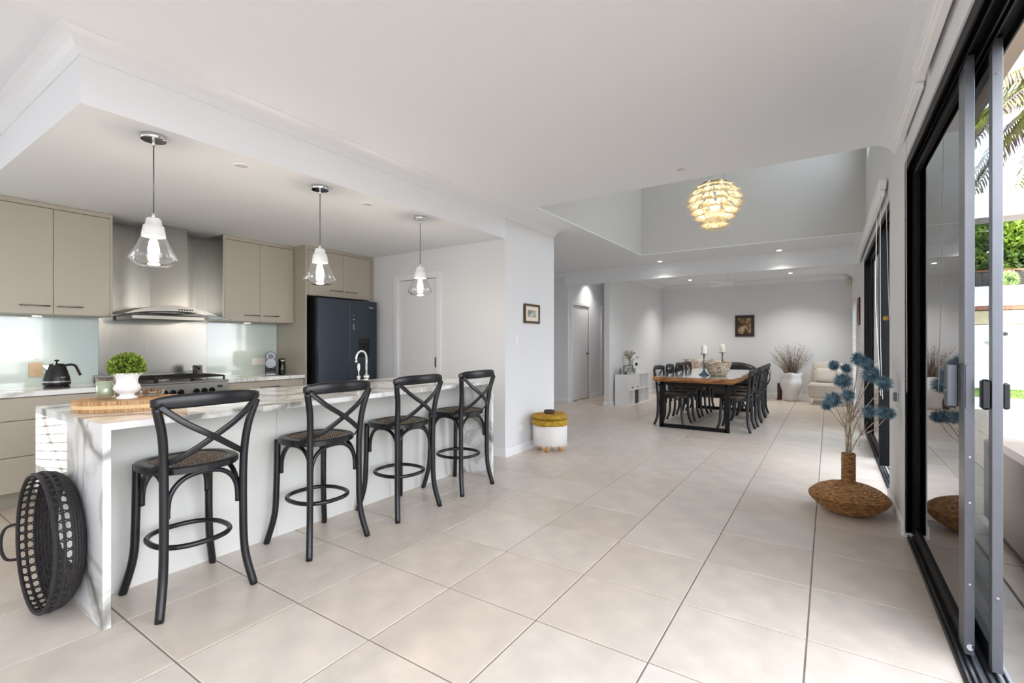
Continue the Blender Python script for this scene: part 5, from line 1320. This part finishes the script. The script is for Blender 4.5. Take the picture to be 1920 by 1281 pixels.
l = bpy.data.lights.new('artichoke_light', 'POINT'); l.energy = 1.0; l.color = (1, 0.92, 0.78); l.shadow_soft_size = 0.06
lo = bpy.data.objects.new('artichoke_light', l); COL.objects.link(lo); lo.location = (LC[0], LC[1], LC[2] + 0.06)
l = bpy.data.lights.new('artichoke_light', 'POINT'); l.energy = 1.3; l.color = (1, 0.92, 0.78); l.shadow_soft_size = 0.04
lo = bpy.data.objects.new('artichoke_light', l); COL.objects.link(lo); lo.location = (LC[0], LC[1], LC[2] - 0.14)

# wicker floor vase and blue thistles
VX, VY = 0.118, 4.30
t = thing('wicker_vase', 'flat round brown wicker floor vase with a narrow neck by the sliding door', 'vase', (VX, VY, 0))
pr = [(0.001, 0.0), (0.10, 0.0), (0.15, 0.018), (0.205, 0.055), (0.243, 0.095), (0.250, 0.115), (0.243, 0.132), (0.20, 0.170), (0.14, 0.198), (0.085, 0.212), (0.050, 0.220), (0.041, 0.232), (0.040, 0.30), (0.040, 0.42), (0.042, 0.432), (0.034, 0.434), (0.032, 0.25), (0.001, 0.24)]
pr2 = []
for (a, b) in zip(pr, pr[1:]):
    m_ = 6 if a[0] > .04 and b[1] < .3 and a[1] >= 0 and b[0] > .04 else 3
    for i in range(m_): u = i / m_; pr2.append((a[0] + (b[0] - a[0]) * u, a[1] + (b[1] - a[1]) * u))
pr2.append(pr[-1])
mb = MB(); n = 120; vs = []; rw = random.Random(5)
for q, (r, z) in enumerate(pr2):
    for i in range(n):
        a = 2 * pi * i / n
        ro = 0.0035 * (1 if q % 2 else -1) * (r > .03) + 0.003 * sin(i * 2.1 + q * 1.7) * (r > .05) + rw.uniform(-.0015, .0015) * (r > .03)
        vs.append(((r + ro) * cos(a), (r + ro) * sin(a), max(0, z + rw.uniform(-.001, .001) * (z > .02))))
mb.add(vs, [(k * n + i, k * n + (i + 1) % n, k * n + n + (i + 1) % n, k * n + n + i) for k in range(len(pr2) - 1) for i in range(n)])
obj('woven_body', mb, M['wicker'], t)
mb = MB()
for k in range(14): mb.tube([(0.0415 * cos(2 * pi * i / 28), 0.0415 * sin(2 * pi * i / 28), 0.235 + k * 0.0145) for i in range(28)], 0.005, 5, closed=True)
obj('neck_coils', mb, M['wicker'], t)
stems = [  # tip (x, y, z), branch blooms (dx,dz,r)
    ([(0.085, 4.30, 0.965, 0.062), (0.030, 4.33, 1.075, 0.040), (0.105, 4.36, 1.053, 0.038)], 'blue thistle stem leaning left with its large bloom in the middle of the bunch'),
    ([(0.024, 4.24, 0.827, 0.060), (-0.016, 4.26, 0.781, 0.040)], 'blue thistle stem with the two lowest blooms on the left'),
    ([(0.179, 4.30, 1.125, 0.052), (0.222, 4.28, 1.099, 0.044)], 'tallest blue thistle stem with dark blooms at the top'),
    ([(0.250, 4.24, 1.020, 0.062), (0.235, 4.20, 0.758, 0.046)], 'blue thistle stem on the right in front of the far sliding door'),
    ([(0.112, 4.22, 0.868, 0.046)], 'short blue thistle stem with one bloom in the centre of the bunch'),
    ([(0.312, 4.12, 0.969, 0.050)], 'blue thistle stem reaching up right towards the wall pier'),
    ([(0.300, 4.06, 0.776, 0.044), (0.335, 4.08, 0.770, 0.040)], 'blue thistle stem with the lowest blooms on the right, touching the pier side')]
rs = random.Random(31)
def bloom(mb, c, r):
    c = Vector(c); r = r * 1.18; mb.ball(c, r * 0.45, 8, 6)
    for k in range(420):
        d = Vector((rs.gauss(0, 1), rs.gauss(0, 1), rs.gauss(0, 1))).normalized(); L_ = r * rs.uniform(0.75, 1.12)
        if c.x + d.x * L_ > 0.392: L_ = min(L_, (0.392 - c.x) / max(d.x, 1e-3))
        s_ = d.orthogonal().normalized() * r * 0.050; s2 = d.cross(s_).normalized() * r * 0.05
        mb.add([c + s_ + d * r * .2, c - s_ + d * r * .2, c + s2 + d * L_ * .55, c + d * L_], [(0, 2, 3), (1, 3, 2), (0, 1, 2)])
for k, (bl, lb) in enumerate(stems):
    t = thing('blue_thistle', lb, 'flower', (VX, VY, 0.26), group='blue thistle stems in the wicker vase')
    o0 = Vector((VX, VY, 0.26)); a = 2 * pi * k / 7; root = Vector((0.016 * cos(a), 0.016 * sin(a), 0))
    tops = [Vector(b[:3]) - o0 for b in bl]; fork = None
    main = tops[0]; fz = min(0.45, main.z * 0.62); fork = Vector((main.x * 0.30 + root.x, main.y * .30 + root.y, fz))
    mb = MB().tube(crom([root, (root.x, root.y, 0.16), fork, main * 0.98 + Vector((0, 0, -.01))], 6), [0.0052] * 7 + [0.0042] * 6 + [0.003] * 6, 7)
    for tp in tops[1:]: mb.tube(crom([fork, (fork + tp) / 2 + Vector((0.01, 0, -.02)), tp], 5), 0.0028, 6)
    for q in range(7):
        p = fork + Vector((rs.uniform(-.01, .01), 0, rs.uniform(-.08, .1))); d = Vector((rs.uniform(-.6, .6), rs.uniform(-.5, .5), 1)).normalized() * rs.uniform(.05, .13)
        mb.tube([p, p + d], [0.0022, 0.001], 4)
    obj('branch', mb, M['twigp'], t)
    for b, tp in zip(bl, tops):
        mb = MB(); 
        c = Vector(b[:3]); mb2 = MB(); bloom(mb2, c, b[3]); mb2.v = [tuple(Vector(v) - o0) for v in mb2.v]
        obj('bloom', mb2, M['thistle'], t, fix=False)

# ================================================================== OUTSIDE
to = bpy.data.objects.new('outdoor_floor', MB().box(0.56, 9.0, YB, 12.8, -0.18, -0.056).mesh('outdoor_floor', M['grout'])); COL.objects.link(to); to['kind'] = 'structure'
om = MB().rbox(g, T - g, g, T - g, -0.02, 0.0, 0.002).mesh('paving_tile', M['outtile']); fix_normals(om)
fo = MB()
for i in range(4, 20):
    for j in range(-10, 21):
        x0, y0 = tx(i) - 0.15, ty(j)
        if x0 < 0.56 - T or x0 > 8.4 or y0 < YB or y0 + T > 12.8: continue
        if x0 < 2.6 and 2.0 < y0 < 5.6:
            o = bpy.data.objects.new('paving_tile', om); COL.objects.link(o); o.parent = to; o.location = (x0, y0, -0.036)
            if x0 < 0.56: o.location.x = 0.565; o.scale = ((x0 + T - 0.565) / T, 1, 1)
        else: fo.box(max(x0 + g, 0.565), x0 + T - g, y0 + g, y0 + T - g, -0.056, -0.036)
o = obj('paving_field', fo, M['outtile'], to); o['kind'] = 'stuff'
struct('eave_soffit', MB().box(0.56, 0.665, YB, 14, 2.45, 2.56), M['soffit'])
o = obj('porch_beam', MB().rbox(0.665, 9.5, 7.0, 7.35, 2.575, 2.835, 0.004), M['render']); o['kind'] = 'structure'
o = obj('porch_post', MB().rbox(9.1, 9.5, 7.0, 7.35, -0.06, 2.575, 0.004), M['render']); o['kind'] = 'structure'
# outdoor sofa, its back to the sliding door
t = thing('outdoor_sofa', 'beige outdoor sofa on the terrace outside the open door', 'sofa', (0.905, 3.6, -0.036))
obj('backrest', MB().rbox(0, 0.20, -1.05, 1.05, 0.04, 0.625, 0.03), M['osofa'], t)
obj('base', MB().rbox(0.20, 0.95, -1.05, 1.05, 0.05, 0.32, 0.03), M['osofa'], t)
obj('plinth', MB().box(0.03, 0.90, -1.0, 1.0, 0.0, 0.05), M['gloss'], t)
for sy in (-1, 1): obj('armrest', MB().rbox(0.20, 0.95, sy * 1.05, sy * 0.87, 0.05, 0.58, 0.03), M['osofa'], t)
for k in range(3): obj('seat_cushion', MB().rbox(0.40, 0.96, -0.86 + k * 0.575, -0.29 + k * 0.575, 0.32, 0.46, 0.04), M['osofa'], t)
for k in range(3):
    mb = MB(); vs = []; N = 8; yc = -0.575 + k * 0.575
    for s_ in (-1, 1):
        for i in range(N + 1):
            for q in range(N + 1):
                u, v = -1 + 2 * i / N, -1 + 2 * q / N; th_ = 0.09 * ((1 - u ** 4) * (1 - v ** 4)) ** .5
                vs.append((0.30 + s_ * th_, yc + 0.275 * u, 0.53 + 0.16 * v + 0.03 * (1 - u * u)))
    Q = (N + 1) ** 2
    mb.add(vs, [(s * Q + i * (N + 1) + q, s * Q + (i + 1) * (N + 1) + q, s * Q + (i + 1) * (N + 1) + q + 1, s * Q + i * (N + 1) + q + 1) for s in (0, 1) for i in range(N) for q in range(N)], smooth=True)
    obj('back_cushion', mb, M['fabric'], t)
# pool, coping, lawn, garden wall
o = obj('pool_water', MB().box(0.7, 12.0, 13.1, 14.55, -0.30, -0.14), M['water']); o['kind'] = 'stuff'; tag(o, 'greenish pool water between the terrace and the lawn', 'pool')
o = struct('pool_coping', MB().box(0.6, 12.0, 12.8, 13.1, -0.3, -0.02).box(0.6, 12, 14.55, 14.95, -0.3, 0.0).box(0.6, .7, 13.1, 14.55, -.3, -.02), M['render'])
o = obj('lawn', MB().box(0.6, 14, 14.95, 17.85, -0.2, 0.0), M['grass']); o['kind'] = 'stuff'; tag(o, 'strip of bright green lawn in front of the white garden wall', 'lawn')
mb = MB(); rg = random.Random(8)
for k in range(2500):
    x, y = rg.uniform(3.0, 6.0), rg.uniform(14.97, 17.8); h = rg.uniform(.02, .05); a = rg.uniform(0, pi)
    mb.add([(x - .006 * cos(a), y - .006 * sin(a), 0), (x + .006 * cos(a), y + .006 * sin(a), 0), (x + rg.uniform(-.02, .02), y, h)], [(0, 1, 2)])
o = obj('grass_blades', mb, M['grass'], o, fix=False)
o['kind'] = 'stuff'
mb = MB(); grid(mb, 'y', 17.9, 18.1, 0.6, 14, -0.1, 2.77, [(2.4, 9.0, 1.72, 2.24)]); mb.box(2.4, 9.0, 18.09, 18.2, 1.6, 2.3)
gw = struct('wall_garden', mb, M['render'])
obj('wall_base', MB().box(0.6, 14, 17.86, 17.9, 0, 0.27), M['trim'], gw)
obj('lintel', MB().box(2.4, 9.0, 17.93, 18.05, 2.13, 2.24), M['rust'], gw)
for k in range(5): obj('stone_block', MB().rbox(2.45 + k * 1.3, 2.45 + k * 1.3 + 1.27, 17.98, 18.08, 1.74, 2.11, 0.01), M['stone'], gw)
for k in range(5): obj('stone_block', MB().rbox(2.43 + k * 1.3, 2.43 + k * 1.3 + 0.012, 17.94, 17.98, 1.74, 2.13, 0.001), M['rust'], gw)
t = thing('wall_shelf', 'small white ledge with a dark finial on the garden wall', 'ledge', (3.85, 17.9, 1.42)); obj('ledge', MB().rbox(-0.35, 0.30, -0.35, 0, -0.14, 0.0, 0.01), M['render'], t); obj('finial', MB().ball((0.02, -0.2, 0.05), 0.06, 12, 8), M['iron'], t)
# timber fence behind the wall: every board a piece
t = thing('timber_fence', 'weathered grey timber paling fence above the white garden wall', 'fence', (2.0, 18.8, 0))
bm_ = MB().rbox(0, 0.14, -0.01, 0.01, 0.6, 3.25, 0.004).mesh('fence_board', M['fence']); fix_normals(bm_)
for k in range(60):
    o = bpy.data.objects.new('fence_board', bm_); COL.objects.link(o); o.parent = t; o.location = (k * 0.15, random.uniform(-.01, .01), random.uniform(-.02, .02))
obj('fence_cap', MB().rbox(-0.05, 9.05, -0.04, 0.04, 3.25, 3.30, 0.004), M['rust'], t)
def bush(name, label, loc, r, n, size, sz, m='hedge', cat='hedge'):
    t = thing(name, label, cat, loc)
    obj('trunk', MB().tube([(0, 0, -loc[2]), (0.1, 0, -loc[2] * .4), (-0.1, 0, 0)], [0.09, 0.07, 0.05], 8), M['trunk'], t)
    mb = leafball(n, r, (0, 0, 0), size, sz); mb2 = leafball(n // 2, r * 0.7, (0, 0, 0), size, sz); mb.add(mb2.v, mb2.f)
    mb.mi = [0] * len(mb.f); mb.sm = [False] * len(mb.f)
    o = obj('foliage', mb, M[m], t, fix=False); o['kind'] = 'stuff'
bush('hedge_tree', 'bushy green tree behind the fence, seen right of the open door stile', (4.1, 20.0, 3.9), 1.15, 5200, 0.16, 0.95, cat='tree')
bush('hedge_tree', 'second bushy green tree behind the fence, at the picture edge', (6.7, 20.2, 3.7), 1.35, 4200, 0.17, 0.95, cat='tree')
bush('hedge_tree', 'bushy green tree behind the garden fence hidden by the door stile', (1.6, 20.1, 3.7), 1.15, 3000, 0.17, 0.9, cat='tree')
t = thing('pale_shrub', 'small pale-leaved shrub by the fence beside the door stile', 'shrub', (4.05, 18.5, 2.9))
obj('stem', MB().tube([(0, 0, -2.9), (0.05, 0, -1), (0, 0, 0)], 0.03, 6), M['trunk'], t)
o = obj('foliage', leafball(260, 0.24, (0, 0, 0.05), 0.14), mat('pale_leaf', S(176, 200, 130), 0.6, noise=0.15), t, fix=False); o['kind'] = 'stuff'
# palm
t = thing('palm_tree', 'palm tree with drooping yellow-green fronds outside the open door', 'palm', (3.45, 10.8, -0.036))
obj('trunk', MB().tube(crom([(0, 0, 0), (0.08, 0, 2), (0.0, 0, 4.6), (-0.05, 0, 5.55)], 6), [0.16 - 0.003 * i for i in range(19)], 12), M['trunk'], t)
rp = random.Random(17); crown = Vector((-0.05, 0, 5.55))
for k in range(22):
    a = radians(200) + 2 * pi * k / 22 + rp.uniform(-.12, .12); L_ = rp.uniform(1.7, 2.25); rise = rp.uniform(-0.1, 0.55)
    dr = Vector((cos(a), sin(a), 0)); P = [crown + dr * L_ * u + Vector((0, 0, rise * u * 1.2 - 1.55 * u * u)) for u in [i / 12 for i in range(13)]]
    mb = MB().tube(P, [0.018 * (1 - .75 * i / 12) for i in range(13)], 5)
    sdv = Vector((-sin(a), cos(a), 0))
    for i in range(1, 13):
        for h in range(5):
            p = P[i - 1].lerp(P[i], (h + .5) / 5)
            for s_ in (-1, 1):
                d = (sdv * s_ * 0.75 + dr * 0.35 + Vector((0, 0, -0.9 + rp.uniform(-.2, .3)))).normalized(); ll = 0.42 * (1 - abs(i / 12 - .45) * .9) * rp.uniform(.8, 1.15)
                q = dr * 0.022 + Vector((0, 0, rp.uniform(-.008, .008))); mb.add([p - q * .6, p + q * .6, p + d * ll * .5 + q, p + d * ll + Vector((0, 0, -.05)), p + d * ll * .5 - q], [(0, 1, 2, 3, 4)])
    obj('frond', mb, M['palm'], t, fix=False)
# unseen wall added behind the camera to keep the low sun off the glazing
struct('wall_sun_block', MB().box(-3.10, 7.0, -6.2, -6.0, -0.1, 3.4), M['render'])
struct('ground', MB().box(-40, 40, -30, YB - 0.15, -0.4, -0.12).box(9.0, 40, YB - .15, 12.8, -0.4, -0.15).box(-40, XL - .6, YB - .15, 40, -0.5, -0.2).box(-7.2, 40, 18.1, 40, -0.5, -0.2).box(-7.2, .6, 14, 18.1, -.5, -.2).box(12, 40, 12.8, 18.1, -.5, -.2), mat('paving_ground', S(190, 184, 174), 0.9, noise=0.1))
